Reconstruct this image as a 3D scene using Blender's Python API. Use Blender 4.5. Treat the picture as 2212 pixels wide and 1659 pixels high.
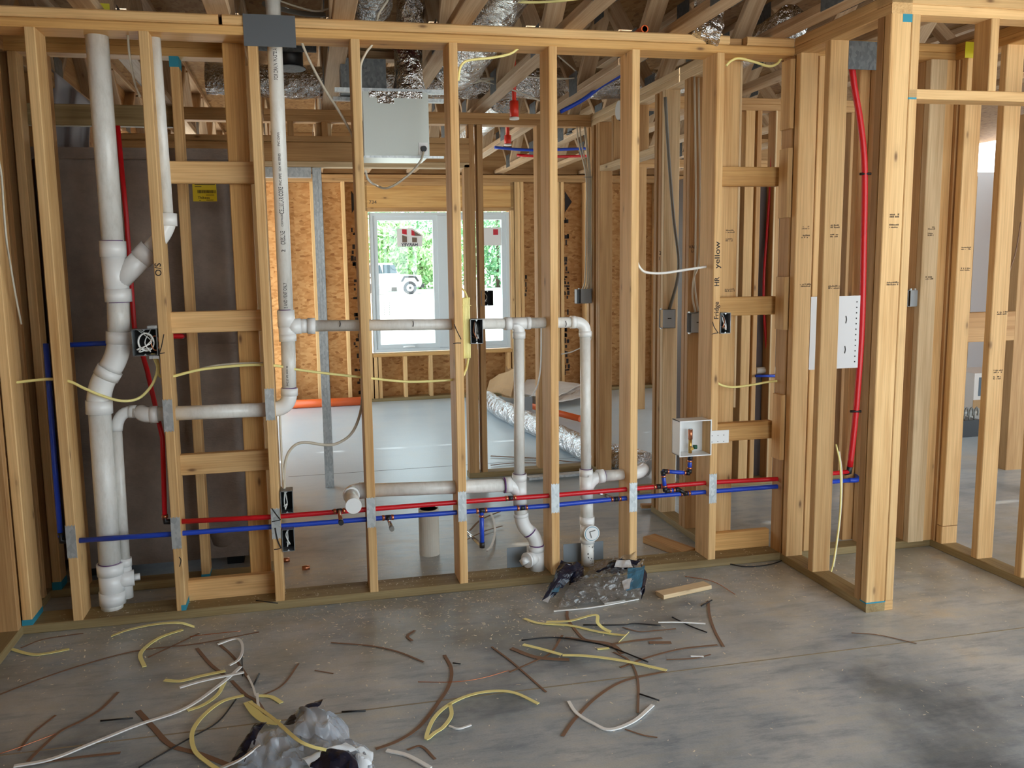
import bpy, bmesh, math, random
from mathutils import Vector, Matrix, noise
random.seed(7)
for o in list(bpy.data.objects): bpy.data.objects.remove(o)
scn = bpy.context.scene
COL = scn.collection
# ------------------------------------------------------------------ camera
FPX, PPX, PPY = 1797.68, 1036.0, 805.8
CAM = Vector((-2.23617, -3.56302, 1.46478))
_y, _p, _r = (math.radians(a) for a in (11.7815, 7.3393, 1.0189))
_f = Vector((math.sin(_y)*math.cos(_p), math.cos(_y)*math.cos(_p), -math.sin(_p)))
_rt0 = Vector((math.cos(_y), -math.sin(_y), 0)); _dn0 = _f.cross(_rt0)
_rt = math.cos(_r)*_rt0 + math.sin(_r)*_dn0
_dn = -math.sin(_r)*_rt0 + math.cos(_r)*_dn0
cd = bpy.data.cameras.new('camera'); cam = bpy.data.objects.new('camera', cd); COL.objects.link(cam)
cd.sensor_width = 36; cd.lens = FPX/2212*36
cd.shift_x = (1106-PPX)/2212; cd.shift_y = (PPY-829.5)/2212
cd.clip_start = .05; cd.clip_end = 300
M = Matrix((( _rt.x, -_dn.x, -_f.x, CAM.x), (_rt.y, -_dn.y, -_f.y, CAM.y), (_rt.z, -_dn.z, -_f.z, CAM.z), (0, 0, 0, 1)))
cam.matrix_world = M
scn.camera = cam
# ------------------------------------------------------------------ light
w = bpy.data.worlds.new('sky'); scn.world = w; w.use_nodes = True
bg = w.node_tree.nodes['Background']; bg.inputs[0].default_value = (.78, .91, 1, 1); bg.inputs[1].default_value = 4.0
sd = bpy.data.lights.new('sun', 'SUN'); sd.energy = 16; sd.angle = .02; sd.color = (1, .97, .92)
sun = bpy.data.objects.new('sun', sd); COL.objects.link(sun)
sun.rotation_euler = Vector((.40, -.02, -.911)).to_track_quat('-Z', 'Y').to_euler()
vs = scn.view_settings; vs.view_transform = 'Standard'; vs.look = 'None'; vs.gamma = 1; vs.use_curve_mapping = False; vs.exposure = 0.12
# ------------------------------------------------------------------ pixel -> place helpers (photo taken as 2212 x 1659)
def ray(u, v): return _rt*((u-PPX)/FPX) + _dn*((v-PPY)/FPX) + _f
def pY(u, v, Y=0.): d = ray(u, v); return CAM + d*((Y-CAM.y)/d.y)
def pZ(u, v, Z=0.): d = ray(u, v); return CAM + d*((Z-CAM.z)/d.z)
def pX(u, v, X=0.): d = ray(u, v); return CAM + d*((X-CAM.x)/d.x)
# ------------------------------------------------------------------ object helpers
WM = {}
def tag(o, label=None, cat=None, group=None, kind=None):
    if label: o['label'] = label
    if cat: o['category'] = cat
    if group: o['group'] = group
    if kind: o['kind'] = kind
    return o
def place(o, m, parent):
    WM[o.name] = m
    COL.objects.link(o)
    if parent is not None:
        o.parent = parent; o.matrix_parent_inverse = WM[parent.name].inverted()
    o.matrix_basis = m
    return o
def empty(name, loc=(0, 0, 0), label=None, cat=None, group=None, kind=None, parent=None):
    o = bpy.data.objects.new(name, None); o.empty_display_size = .1
    place(o, Matrix.Translation(Vector(loc)), parent)
    return tag(o, label, cat, group, kind)
def struct(name, loc=(0, 0, 0)): return empty(name, loc, kind='structure')
def mk(name, verts, faces, mat, parent=None, smooth=False, origin=None):
    vs_ = [Vector(v) for v in verts]
    if origin is None:
        xs = [v.x for v in vs_]; ys = [v.y for v in vs_]; zs = [v.z for v in vs_]
        origin = Vector(((min(xs)+max(xs))/2, (min(ys)+max(ys))/2, min(zs)))
    origin = Vector(origin)
    me = bpy.data.meshes.new(name)
    me.from_pydata([v-origin for v in vs_], [], faces); me.update()
    if mat: me.materials.append(mat)
    if smooth:
        for p in me.polygons: p.use_smooth = True
    o = bpy.data.objects.new(name, me)
    return place(o, Matrix.Translation(origin), parent)
MESHC = {}
def board_mesh(wd, dp, ln, mat, ch=.003):
    k = (round(wd, 4), round(dp, 4), round(ln, 4), mat.name, ch)
    if k in MESHC: return MESHC[k]
    a, b, l = wd/2, dp/2, ln/2; c = min(ch, a*.4, b*.4)
    ring = [(-a+c, -b), (a-c, -b), (a, -b+c), (a, b-c), (a-c, b), (-a+c, b), (-a, b-c), (-a, -b+c)]
    vs_ = [(x, y, -l) for x, y in ring]+[(x, y, l) for x, y in ring]
    fs = [tuple(range(7, -1, -1)), tuple(range(8, 16))]+[(i, (i+1) % 8, 8+(i+1) % 8, 8+i) for i in range(8)]
    me = bpy.data.meshes.new('board'); me.from_pydata(vs_, [], fs); me.update(); me.materials.append(mat)
    MESHC[k] = me; return me
AX = {'z': Matrix(((1, 0, 0), (0, 1, 0), (0, 0, 1))), 'x': Matrix(((0, 0, 1), (1, 0, 0), (0, 1, 0))), 'y': Matrix(((0, 1, 0), (0, 0, 1), (1, 0, 0)))}
def board(name, x0, x1, y0, y1, z0, z1, ax, mat, parent, ch=.003):
    d = (x1-x0, y1-y0, z1-z0)
    dims = {'z': (d[0], d[1], d[2]), 'x': (d[1], d[2], d[0]), 'y': (d[2], d[0], d[1])}[ax]
    o = bpy.data.objects.new(name, board_mesh(*dims, mat, ch))
    m = Matrix.Translation(((x0+x1)/2, (y0+y1)/2, (z0+z1)/2)) @ AX[ax].to_4x4()
    return place(o, m, parent)
def beam(name, a, b, wd, dp, mat, parent, side=(1, 0, 0)):
    a, b = Vector(a), Vector(b); lz = (b-a).normalized(); lx = Vector(side); lx = (lx-lz*lx.dot(lz)).normalized(); ly = lz.cross(lx)
    m = Matrix(((lx.x, ly.x, lz.x), (lx.y, ly.y, lz.y), (lx.z, ly.z, lz.z))).to_4x4()
    o = bpy.data.objects.new(name, board_mesh(wd, dp, (b-a).length, mat))
    return place(o, Matrix.Translation((a+b)/2) @ m, parent)
def box(name, x0, x1, y0, y1, z0, z1, mat, parent=None):
    v = [(x, y, z) for z in (z0, z1) for x, y in ((x0, y0), (x1, y0), (x1, y1), (x0, y1))]
    return mk(name, v, [(3, 2, 1, 0), (4, 5, 6, 7), (0, 1, 5, 4), (1, 2, 6, 5), (2, 3, 7, 6), (3, 0, 4, 7)], mat, parent)
def cat(pts, n=6):
    P = [Vector(p) for p in pts]
    if len(P) < 3: return P
    out = []
    for i in range(len(P)-1):
        p0 = P[i-1] if i else P[0]*2-P[1]; p1, p2 = P[i], P[i+1]; p3 = P[i+2] if i+2 < len(P) else P[-1]*2-P[-2]
        for k in range(n):
            t = k/n
            out.append(.5*((2*p1)+(p2-p0)*t+(2*p0-5*p1+4*p2-p3)*t*t+(3*p1-p0-3*p2+p3)*t**3))
    return out+[P[-1]]
def frames(P, up0=None):
    T = [(P[min(i+1, len(P)-1)]-P[max(i-1, 0)]).normalized() for i in range(len(P))]
    u = Vector(up0) if up0 is not None else (Vector((0, 0, 1)) if abs(T[0].z) < .9 else Vector((1, 0, 0)))
    F = []
    for t in T:
        u = (u-t*u.dot(t))
        if u.length < 1e-6: u = t.orthogonal()
        u.normalize(); F.append((u.copy(), t.cross(u)))
    return F
def sweep(P, prof, cap=True, up0=None, rad=None):
    P = [Vector(p) for p in P]; F = frames(P, up0); n = len(prof); V = []; Fc = []
    for i, p in enumerate(P):
        k = rad[i] if rad else 1
        for a, b in prof: V.append(p+F[i][0]*(a*k)+F[i][1]*(b*k))
    for i in range(len(P)-1):
        for j in range(n): Fc.append((i*n+j, i*n+(j+1) % n, (i+1)*n+(j+1) % n, (i+1)*n+j))
    if cap: Fc += [tuple(range(n-1, -1, -1)), tuple((len(P)-1)*n+j for j in range(n))]
    return V, Fc
def circ(r, n): return [(r*math.cos(2*math.pi*i/n), r*math.sin(2*math.pi*i/n)) for i in range(n)]
def tube(name, pts, r, mat, parent=None, seg=10, sm=0, rad=None):
    P = cat(pts, sm) if sm else pts
    V, F = sweep(P, circ(r, seg), rad=rad)
    o = mk(name, V, F, mat, parent)
    for p in o.data.polygons: p.use_smooth = len(p.vertices) == 4
    return o
def ribbon(name, pts, wd, th, mat, parent=None, sm=6, up=(0, 0, 1)):
    P = cat(pts, sm) if sm else [Vector(p) for p in pts]
    V, F = sweep(P, [(-th/2, -wd/2), (th/2, -wd/2), (th/2, wd/2), (-th/2, wd/2)], up0=up)
    return mk(name, V, F, mat, parent)
def join(parts):                       # [(verts, faces), ...] -> one verts, faces
    V = []; F = []
    for v, f in parts:
        o = len(V); V += [Vector(q) for q in v]; F += [tuple(i+o for i in g) for g in f]
    return V, F
def boxvf(x0, x1, y0, y1, z0, z1):
    return [(x, y, z) for z in (z0, z1) for x, y in ((x0, y0), (x1, y0), (x1, y1), (x0, y1))], [(3, 2, 1, 0), (4, 5, 6, 7), (0, 1, 5, 4), (1, 2, 6, 5), (2, 3, 7, 6), (3, 0, 4, 7)]
TXT = {}
def text_vf(s, res=3):
    if s not in TXT:
        c = bpy.data.curves.new('t', 'FONT'); c.body = s; c.size = 1; c.offset = .012; c.resolution_u = res; c.fill_mode = 'FRONT'
        o = bpy.data.objects.new('t', c); COL.objects.link(o)
        me = bpy.data.meshes.new_from_object(o.evaluated_get(bpy.context.evaluated_depsgraph_get()))
        TXT[s] = ([v.co.copy() for v in me.vertices], [tuple(p.vertices) for p in me.polygons])
        bpy.data.objects.remove(o); bpy.data.curves.remove(c); bpy.data.meshes.remove(me)
    return TXT[s]
def text(name, s, o, xd, yd, size, mat, parent, sx=1, cyl=None):
    """flat print: origin o, text direction xd, letter-up direction yd.  cyl=(axis point, radius): wrap round a pipe"""
    V, F = text_vf(s); o = Vector(o); xd = Vector(xd).normalized(); yd = Vector(yd).normalized(); n = xd.cross(yd)
    out = []
    for v in V:
        p = o+xd*(v.x*size*sx)+yd*(v.y*size)
        if cyl:
            c, r = cyl; t = (v.y-.35)*size/r
            q = Vector(c)+xd*((p-Vector(c)).dot(xd))
            p = q+n*(r*math.cos(t))+yd*(r*math.sin(t))
        out.append(p)
    return mk(name, out, F, mat, parent)
def stroke(name, pts, wd, n, mat, parent, off=.0008):
    """a flat pen stroke on a face with normal n"""
    n = Vector(n).normalized(); P = [Vector(p)+n*off for p in cat(pts, 4)]
    V = []; F = []
    for i, p in enumerate(P):
        t = (P[min(i+1, len(P)-1)]-P[max(i-1, 0)]).normalized(); s = t.cross(n)*wd/2
        V += [p-s, p+s]
        if i: F.append((2*i-2, 2*i-1, 2*i+1, 2*i))
    return mk(name, V, F, mat, parent)
# ------------------------------------------------------------------ materials
def S(r, g, b):
    f = lambda c: (c/255/12.92 if c/255 <= .04045 else ((c/255+.055)/1.055)**2.4)
    return (f(r), f(g), f(b), 1)
def new(name, base=(.8, .8, .8, 1), rough=.5, metal=0, spec=.5):
    m = bpy.data.materials.new(name); m.use_nodes = True; b = m.node_tree.nodes['Principled BSDF']
    b.inputs['Base Color'].default_value = base; b.inputs['Roughness'].default_value = rough; b.inputs['Metallic'].default_value = metal
    b.inputs['Specular IOR Level'].default_value = spec
    return m, m.node_tree.nodes, m.node_tree.links, b
def ramp(N, stops, inter='LINEAR'):
    r = N.new('ShaderNodeValToRGB'); e = r.color_ramp.elements; r.color_ramp.interpolation = inter
    while len(e) < len(stops): e.new(.5)
    for k, (p, c) in zip(e, stops): k.position = p; k.color = c
    return r
def coords(N, L, scale, rnd=True):
    t = N.new('ShaderNodeTexCoord'); m = N.new('ShaderNodeMapping'); m.inputs['Scale'].default_value = scale
    if rnd:
        oi = N.new('ShaderNodeObjectInfo'); mu = N.new('ShaderNodeVectorMath'); mu.operation = 'MULTIPLY_ADD'
        L.new(oi.outputs['Random'], mu.inputs[0]); mu.inputs[1].default_value = (37, 61, 83); L.new(t.outputs['Object'], mu.inputs[2])
        L.new(mu.outputs[0], m.inputs[0])
    else: L.new(t.outputs['Object'], m.inputs[0])
    return m
def mixc(N, L, a, b, fac, mode='MIX'):
    m = N.new('ShaderNodeMix'); m.data_type = 'RGBA'; m.blend_type = mode
    for s, v in ((0, fac), (6, a), (7, b)):
        if hasattr(v, 'is_output') or hasattr(v, 'links'): L.new(v, m.inputs[s])
        else: m.inputs[s].default_value = v
    return m.outputs[2]
def noise_n(N, L, vec, scale, det=3, rough=.5):
    n = N.new('ShaderNodeTexNoise'); n.inputs['Scale'].default_value = scale; n.inputs['Detail'].default_value = det; n.inputs['Roughness'].default_value = rough
    L.new(vec.outputs[0], n.inputs['Vector']); return n
def bump(N, L, h, b, strength=.2, dist=.002):
    bm = N.new('ShaderNodeBump'); bm.inputs['Strength'].default_value = strength; bm.inputs['Distance'].default_value = dist
    L.new(h, bm.inputs['Height']); L.new(bm.outputs[0], b.inputs['Normal'])
def wood(name, light, dark, knot=(.16, .075, .03, 1), knots=True, vary=.16, rough=.62):
    m, N, L, b = new(name, light, rough, 0, .3)
    n1 = noise_n(N, L, coords(N, L, (11, 11, .7)), 1.6, 4, .6)
    r1 = ramp(N, [(.3, dark), (.56, light)]); L.new(n1.outputs[0], r1.inputs[0])
    n2 = noise_n(N, L, coords(N, L, (160, 160, 3)), 1, 2)
    r2 = ramp(N, [(.35, (.72, .66, .58, 1)), (.62, (1, 1, 1, 1))]); L.new(n2.outputs[0], r2.inputs[0])
    c = mixc(N, L, r1.outputs[0], r2.outputs[0], .55, 'MULTIPLY')
    if knots:
        vo = N.new('ShaderNodeTexVoronoi'); vo.inputs['Scale'].default_value = 1; L.new(coords(N, L, (9, 9, 3.4)).outputs[0], vo.inputs['Vector'])
        rk = ramp(N, [(0, (1, 1, 1, 1)), (.035, (.85, .85, .85, 1)), (.085, (.16, .16, .16, 1)), (.2, (0, 0, 0, 1))]); L.new(vo.outputs['Distance'], rk.inputs[0])
        c = mixc(N, L, c, knot, rk.outputs[0])
    oi = N.new('ShaderNodeObjectInfo'); mr = N.new('ShaderNodeMapRange'); mr.inputs[3].default_value = 1-vary; mr.inputs[4].default_value = 1+vary*.6
    L.new(oi.outputs['Random'], mr.inputs[0]); hs = N.new('ShaderNodeHueSaturation'); L.new(c, hs.inputs['Color']); L.new(mr.outputs[0], hs.inputs['Value'])
    L.new(hs.outputs[0], b.inputs['Base Color'])
    bump(N, L, n2.outputs[0], b, .25, .001)
    return m
PINE = wood('pine', S(230, 190, 134), S(206, 158, 100))
PINEO = wood('pine_plate', S(222, 176, 112), S(196, 144, 82))
PINEP = wood('pine_pale', S(226, 200, 160), S(200, 170, 128), vary=.1)
PINED = wood('pine_brown', S(198, 156, 106), S(168, 122, 74))
PT = wood('treated_lumber', S(158, 138, 98), S(126, 104, 68), vary=.1)
TRUSS = wood('truss_lumber', S(200, 172, 140), S(168, 134, 98), vary=.12)
def plain(name, c, rough=.5, metal=0, spec=.5): return new(name, c, rough, metal, spec)[0]
def pvc():
    m, N, L, b = new('pvc', S(226, 224, 216), .28)
    n = noise_n(N, L, coords(N, L, (3, 3, 1)), 14, 5, .7); r = ramp(N, [(.3, S(214, 211, 203)), (.55, S(230, 228, 222))]); L.new(n.outputs[0], r.inputs[0])
    L.new(r.outputs[0], b.inputs['Base Color']); return m
PVC = pvc(); PVCW = plain('pvc_fitting', S(236, 236, 234), .22); PRIMER = plain('primer_ring', S(92, 48, 110), .4)
def galv(name, c0, c1, rough=.38):
    m, N, L, b = new(name, c0, rough, .55)
    vo = N.new('ShaderNodeTexVoronoi'); vo.inputs['Scale'].default_value = 90; L.new(coords(N, L, (1, 1, .6)).outputs[0], vo.inputs['Vector'])
    r = ramp(N, [(0, c0), (1, c1)]); sp = N.new('ShaderNodeSeparateColor'); L.new(vo.outputs['Color'], sp.inputs[0]); L.new(sp.outputs[0], r.inputs[0]); L.new(r.outputs[0], b.inputs['Base Color']); return m
GALV = galv('galvanized', S(176, 182, 184), S(206, 210, 210)); STEELG = galv('galvanized_dark', S(92, 97, 100), S(118, 122, 124), .5)
GREYPL = plain('grey_steel', S(98, 102, 106), .55, .3); BOXM = galv('box_steel', S(120, 124, 126), S(150, 154, 156), .42); BOXG = plain('grey_plastic', S(150, 155, 158), .5)
RED = plain('pex_red', S(206, 22, 34), .32); BLUE = plain('pex_blue', S(34, 72, 190), .32); BRASS = plain('brass', S(190, 150, 80), .3, .9); COPPER = plain('copper', S(205, 132, 96), .28, .95)
BLACK = plain('black_plastic', S(26, 26, 28), .45); DARK = plain('dark_hole', S(14, 13, 12), .8); INK = plain('marker_ink', S(34, 26, 24), .7); GRINK = plain('stamp_ink', S(104, 84, 62), .8)
YEL = plain('yellow_sheath', S(248, 236, 156), .42); WHT = plain('white_sheath', S(242, 242, 238), .42); ROMEX = plain('cream_sheath', S(206, 198, 180), .45); KRAFT = plain('kraft_paper', S(132, 102, 80), .85); GREY = plain('grey_sheath', S(120, 118, 112), .5)
BLUEP = plain('blue_end_paint', S(42, 136, 158), .7); WHITE = plain('white_paint', S(232, 233, 232), .35); ORANGE = plain('orange_pipe', S(232, 104, 46), .4); REDP = plain('red_cap', S(222, 52, 32), .4); SEAL = plain('red_sealant', S(128, 26, 34), .45); YELP = plain('yellow_label', S(224, 196, 30), .5); GREEN = plain('green_knob', S(20, 84, 60), .4)
FANM = plain('grey_enamel', S(196, 202, 196), .35, .2); VINYL = plain('vinyl_frame', S(206, 214, 216), .35); STICK = plain('sticker_white', S(225, 222, 218), .6); STRED = plain('sticker_red', S(190, 34, 48), .6); STBRN = plain('sticker_brown', S(112, 92, 78), .6); STNAVY = plain('sticker_navy', S(16, 22, 48), .6)
SHOWER = None
def fiber():
    m, N, L, b = new('fibreglass', S(122, 106, 96), .55)
    n = noise_n(N, L, coords(N, L, (1, 1, 1)), 5, 6, .7); r = ramp(N, [(.3, S(110, 96, 86)), (.7, S(140, 124, 112))]); L.new(n.outputs[0], r.inputs[0]); L.new(r.outputs[0], b.inputs['Base Color'])
    n2 = noise_n(N, L, coords(N, L, (1, 1, 4)), 60, 3); bump(N, L, n2.outputs[0], b, .4, .004); return m
SHOWER = fiber()
def foil():
    m, N, L, b = new('foil', S(200, 202, 204), .13, 1)
    n = noise_n(N, L, coords(N, L, (1, 1, 1)), 17, 4, .6); bump(N, L, n.outputs[0], b, 1, .05)
    r = ramp(N, [(.3, S(196, 194, 192)), (.6, S(240, 242, 244))]); L.new(n.outputs[0], r.inputs[0]); L.new(r.outputs[0], b.inputs['Base Color']); return m
FOIL = foil()
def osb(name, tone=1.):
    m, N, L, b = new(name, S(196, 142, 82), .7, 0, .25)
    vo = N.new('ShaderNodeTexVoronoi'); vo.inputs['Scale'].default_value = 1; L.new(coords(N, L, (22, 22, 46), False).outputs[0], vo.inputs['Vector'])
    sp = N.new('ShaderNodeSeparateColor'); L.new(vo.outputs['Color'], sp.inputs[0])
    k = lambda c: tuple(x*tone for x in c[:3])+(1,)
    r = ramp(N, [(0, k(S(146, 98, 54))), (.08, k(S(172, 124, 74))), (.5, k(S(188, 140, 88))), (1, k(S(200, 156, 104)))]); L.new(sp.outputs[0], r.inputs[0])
    n = noise_n(N, L, coords(N, L, (1, 1, 1), False), 2.2, 4, .6); r2 = ramp(N, [(.3, (.74, .66, .56, 1)), (.6, (1, 1, 1, 1))]); L.new(n.outputs[0], r2.inputs[0])
    L.new(mixc(N, L, r.outputs[0], r2.outputs[0], .8, 'MULTIPLY'), b.inputs['Base Color']); return m
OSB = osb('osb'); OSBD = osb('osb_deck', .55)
def concrete():
    m, N, L, b = new('concrete', S(130, 130, 126), .42, 0, .5)
    co = coords(N, L, (1, 1, 1), False)
    n1 = noise_n(N, L, co, .9, 6, .62); r1 = ramp(N, [(.36, S(108, 118, 126)), (.46, S(164, 172, 177)), (.57, S(194, 196, 194)), (.68, S(210, 194, 164))]); L.new(n1.outputs[0], r1.inputs[0])
    co2 = coords(N, L, (2.2, 9, 1), False); co2.inputs['Rotation'].default_value = (0, 0, .12)
    n2 = noise_n(N, L, co2, 1.6, 7, .72); r2 = ramp(N, [(.36, (.56, .61, .66, 1)), (.5, (1, 1, 1, 1)), (.66, (1.14, 1.06, .92, 1))]); L.new(n2.outputs[0], r2.inputs[0])
    c = mixc(N, L, r1.outputs[0], r2.outputs[0], .8, 'MULTIPLY')
    n3 = noise_n(N, L, co, 150, 3, .6); r3 = ramp(N, [(.3, (.84, .84, .84, 1)), (.6, (1, 1, 1, 1))]); L.new(n3.outputs[0], r3.inputs[0])
    c = mixc(N, L, c, r3.outputs[0], .6, 'MULTIPLY')
    # sawdust trodden along the foot of the framed walls (a stain, brown)
    g = N.new('ShaderNodeSeparateXYZ'); tc = N.new('ShaderNodeTexCoord'); L.new(tc.outputs['Object'], g.inputs[0])
    ab = N.new('ShaderNodeMath'); ab.operation = 'ADD'; ab.inputs[1].default_value = .12; L.new(g.outputs['Y'], ab.inputs[0])
    aa = N.new('ShaderNodeMath'); aa.operation = 'ABSOLUTE'; L.new(ab.outputs[0], aa.inputs[0])
    mr = N.new('ShaderNodeMapRange'); mr.inputs[1].default_value = .15; mr.inputs[2].default_value = 1.0; mr.inputs[3].default_value = .75; mr.inputs[4].default_value = 0; L.new(aa.outputs[0], mr.inputs[0])
    n4 = noise_n(N, L, co, 2.4, 5, .7); r4 = ramp(N, [(.36, (0, 0, 0, 1)), (.62, (1, 1, 1, 1))]); L.new(n4.outputs[0], r4.inputs[0])
    mm = N.new('ShaderNodeMath'); mm.operation = 'MULTIPLY'; L.new(mr.outputs[0], mm.inputs[0]); L.new(r4.outputs[0], mm.inputs[1])
    c = mixc(N, L, c, S(154, 145, 122), mm.outputs[0])
    # window light painted in: slab turns paler and bluer behind the wall line
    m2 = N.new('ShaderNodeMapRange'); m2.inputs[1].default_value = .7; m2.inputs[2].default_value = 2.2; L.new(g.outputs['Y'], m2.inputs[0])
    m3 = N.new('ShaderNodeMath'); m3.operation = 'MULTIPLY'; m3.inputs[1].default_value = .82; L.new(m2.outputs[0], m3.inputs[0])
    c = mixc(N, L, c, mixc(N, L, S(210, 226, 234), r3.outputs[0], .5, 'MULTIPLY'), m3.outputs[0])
    L.new(c, b.inputs['Base Color'])
    rr = N.new('ShaderNodeMapRange'); rr.inputs[3].default_value = .2; rr.inputs[4].default_value = .46; L.new(n2.outputs[0], rr.inputs[0]); L.new(rr.outputs[0], b.inputs['Roughness'])
    bump(N, L, n3.outputs[0], b, .15, .002); return m
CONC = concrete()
def film(name, tint, rough=.12, tr=.8):
    m, N, L, b = new(name, tint, rough); b.inputs['Transmission Weight'].default_value = tr; b.inputs['IOR'].default_value = 1.2; b.inputs['Alpha'].default_value = .75; return m
def clearfilm(name, tint, body):
    m = bpy.data.materials.new(name); m.use_nodes = True; N = m.node_tree.nodes; L = m.node_tree.links; N.clear()
    o = N.new('ShaderNodeOutputMaterial'); t = N.new('ShaderNodeBsdfTransparent'); g = N.new('ShaderNodeBsdfGlossy'); g.inputs['Roughness'].default_value = .09; d = N.new('ShaderNodeBsdfDiffuse'); d.inputs[0].default_value = tint
    lw = N.new('ShaderNodeLayerWeight'); lw.inputs[0].default_value = .42; m1 = N.new('ShaderNodeMixShader'); m2 = N.new('ShaderNodeMixShader'); m1.inputs[0].default_value = body
    L.new(t.outputs[0], m1.inputs[1]); L.new(d.outputs[0], m1.inputs[2]); L.new(lw.outputs['Fresnel'], m2.inputs[0]); L.new(m1.outputs[0], m2.inputs[1]); L.new(g.outputs[0], m2.inputs[2]); L.new(m2.outputs[0], o.inputs[0]); return m
FILM = clearfilm('clear_film', S(228, 232, 236), .09); PRINTN = plain('film_print_navy', S(22, 26, 44), .22); PRINTT = plain('film_print_teal', S(70, 116, 140), .28); PRINTW = plain('film_print_white', S(222, 228, 232), .28)
POLY = film('poly_sheet', S(190, 190, 196), .35, .25)
GLASSM = None
def glassm():
    m = bpy.data.materials.new('window_glass'); m.use_nodes = True; N = m.node_tree.nodes; L = m.node_tree.links; N.clear()
    o = N.new('ShaderNodeOutputMaterial'); t = N.new('ShaderNodeBsdfTransparent'); t.inputs[0].default_value = (.93, .97, .96, 1); g = N.new('ShaderNodeBsdfGlossy'); g.inputs['Roughness'].default_value = .02
    mx = N.new('ShaderNodeMixShader'); mx.inputs[0].default_value = .05; L.new(t.outputs[0], mx.inputs[1]); L.new(g.outputs[0], mx.inputs[2]); L.new(mx.outputs[0], o.inputs[0]); return m
GLASS = glassm()
def leafm(name, a, b_):
    m, N, L, b = new(name, a, .6); oi = noise_n(N, L, coords(N, L, (1, 1, 1)), 2.5, 3); r = ramp(N, [(.35, a), (.65, b_)]); L.new(oi.outputs[0], r.inputs[0]); L.new(r.outputs[0], b.inputs['Base Color']); return m
LEAF = leafm('leaf', S(120, 170, 110), S(190, 216, 160)); LEAF2 = leafm('leaf_dark', S(84, 142, 100), S(150, 190, 140)); BARK = plain('bark', S(92, 76, 62), .9)  # leaf tones paled to imitate hazy, overexposed daylight
ASPH = plain('gravel_ground', S(206, 204, 198), .9); RUBBER = plain('rubber', S(58, 58, 62), .8); CARP = plain('car_paint', S(226, 224, 218), .25); CARG = plain('car_glass', S(60, 76, 84), .1); RIM = plain('wheel_rim', S(150, 152, 154), .35, .8)
CARDB = plain('cardboard', S(182, 146, 104), .85); CARDW = plain('printed_carton', S(224, 216, 208), .6)
# ================================================================== STRUCTURE
H = 2.467; HP = H-.076; T = .038
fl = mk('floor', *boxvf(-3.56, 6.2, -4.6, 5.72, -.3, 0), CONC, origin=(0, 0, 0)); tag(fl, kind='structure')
CUTL = plain('saw_cut_dust', S(150, 138, 116), .8); CUTD = plain('saw_cut_dark', S(92, 92, 92), .8)
box('saw_cut', -3.4, 4, -.925, -.918, -.002, .0006, CUTL, fl); box('saw_cut', -2.4, 3, 2.375, 2.381, -.002, .0006, CUTD, fl)
gr = mk('ground', *boxvf(-90, 90, -40, 140, -.5, -.12), ASPH, origin=(0, 0, -.5)); tag(gr, kind='structure')

def studz(parent, xs, y0, y1, wd=T, z0=T, z1=HP, mat=PINE):
    return [board('stud', x, x+wd, y0, y1, z0, z1, 'z', mat, parent) for x in xs]
def studz_y(parent, ys, x0, x1, z0=T, z1=HP, mat=PINE):            # studs in a wall that runs along Y
    return [board('stud', x0, x1, y, y+T, z0, z1, 'z', mat, parent) for y in ys]
def plates_x(parent, x0, x1, y0, y1, bot=True, mat=PINEO, top=True, bx=None):
    if top:
        board('top_plate', x0, x1, y0, y1, HP, HP+T, 'x', mat, parent); board('top_plate', x0, x1, y0, y1, HP+T, H, 'x', mat, parent)
    if bot: board('bottom_plate', *(bx or (x0, x1)), y0, y1, 0, T, 'x', PT, parent)
def plates_y(parent, y0, y1, x0, x1, bot=True, mat=PINEO, top=True, by=None):
    if top:
        board('top_plate', x0, x1, y0, y1, HP, HP+T, 'y', mat, parent); board('top_plate', x0, x1, y0, y1, HP+T, H, 'y', mat, parent)
    if bot: board('bottom_plate', x0, x1, *(by or (y0, y1)), 0, T, 'y', PT, parent)
def paint(stud, x0, x1, y0, y1, z0, z1, mat=BLUEP):
    e = .0008; return box('paint_mark', x0-e, x1+e, y0-e, y1+e, z0, z1, mat, stud)

# ---- wall_front : 2x6 plumbing wall facing the camera
WF = struct('wall_front'); WD = .140
XS = dict(A=-3.420, B=-3.228, C=-2.821, D=-2.414, E=-2.007, F=-1.601, G=-1.167, H=-.787, I=-.383)
ST = {}
for k, x in XS.items(): ST[k] = board('stud', x, x+T, 0, WD, T, HP, 'z', PINE, WF)
board('bottom_plate', -3.46, .0, 0, WD, 0, T, 'x', PT, WF)
# the lower plate is whole, the upper one is in three lengths with a notch near the corner
board('top_plate', -3.6, 0, 0, WD, HP, HP+T-.002, 'x', PINEO, WF, ch=.006)
for a, b in ((-3.6, -2.52), (-2.505, -.32), (-.235, 0)): board('top_plate', a, b, .003, WD, HP+T, H, 'x', PINE, WF, ch=.006)
board('filler_block', -.31, -.24, .045, WD, HP+T, H, 'x', PINED, WF)
paint(ST['A'], XS['A'], XS['A']+T, 0, WD, T, .062); paint(ST['C'], XS['C']+.02, XS['C']+T, 0, WD, T, .062)
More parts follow.
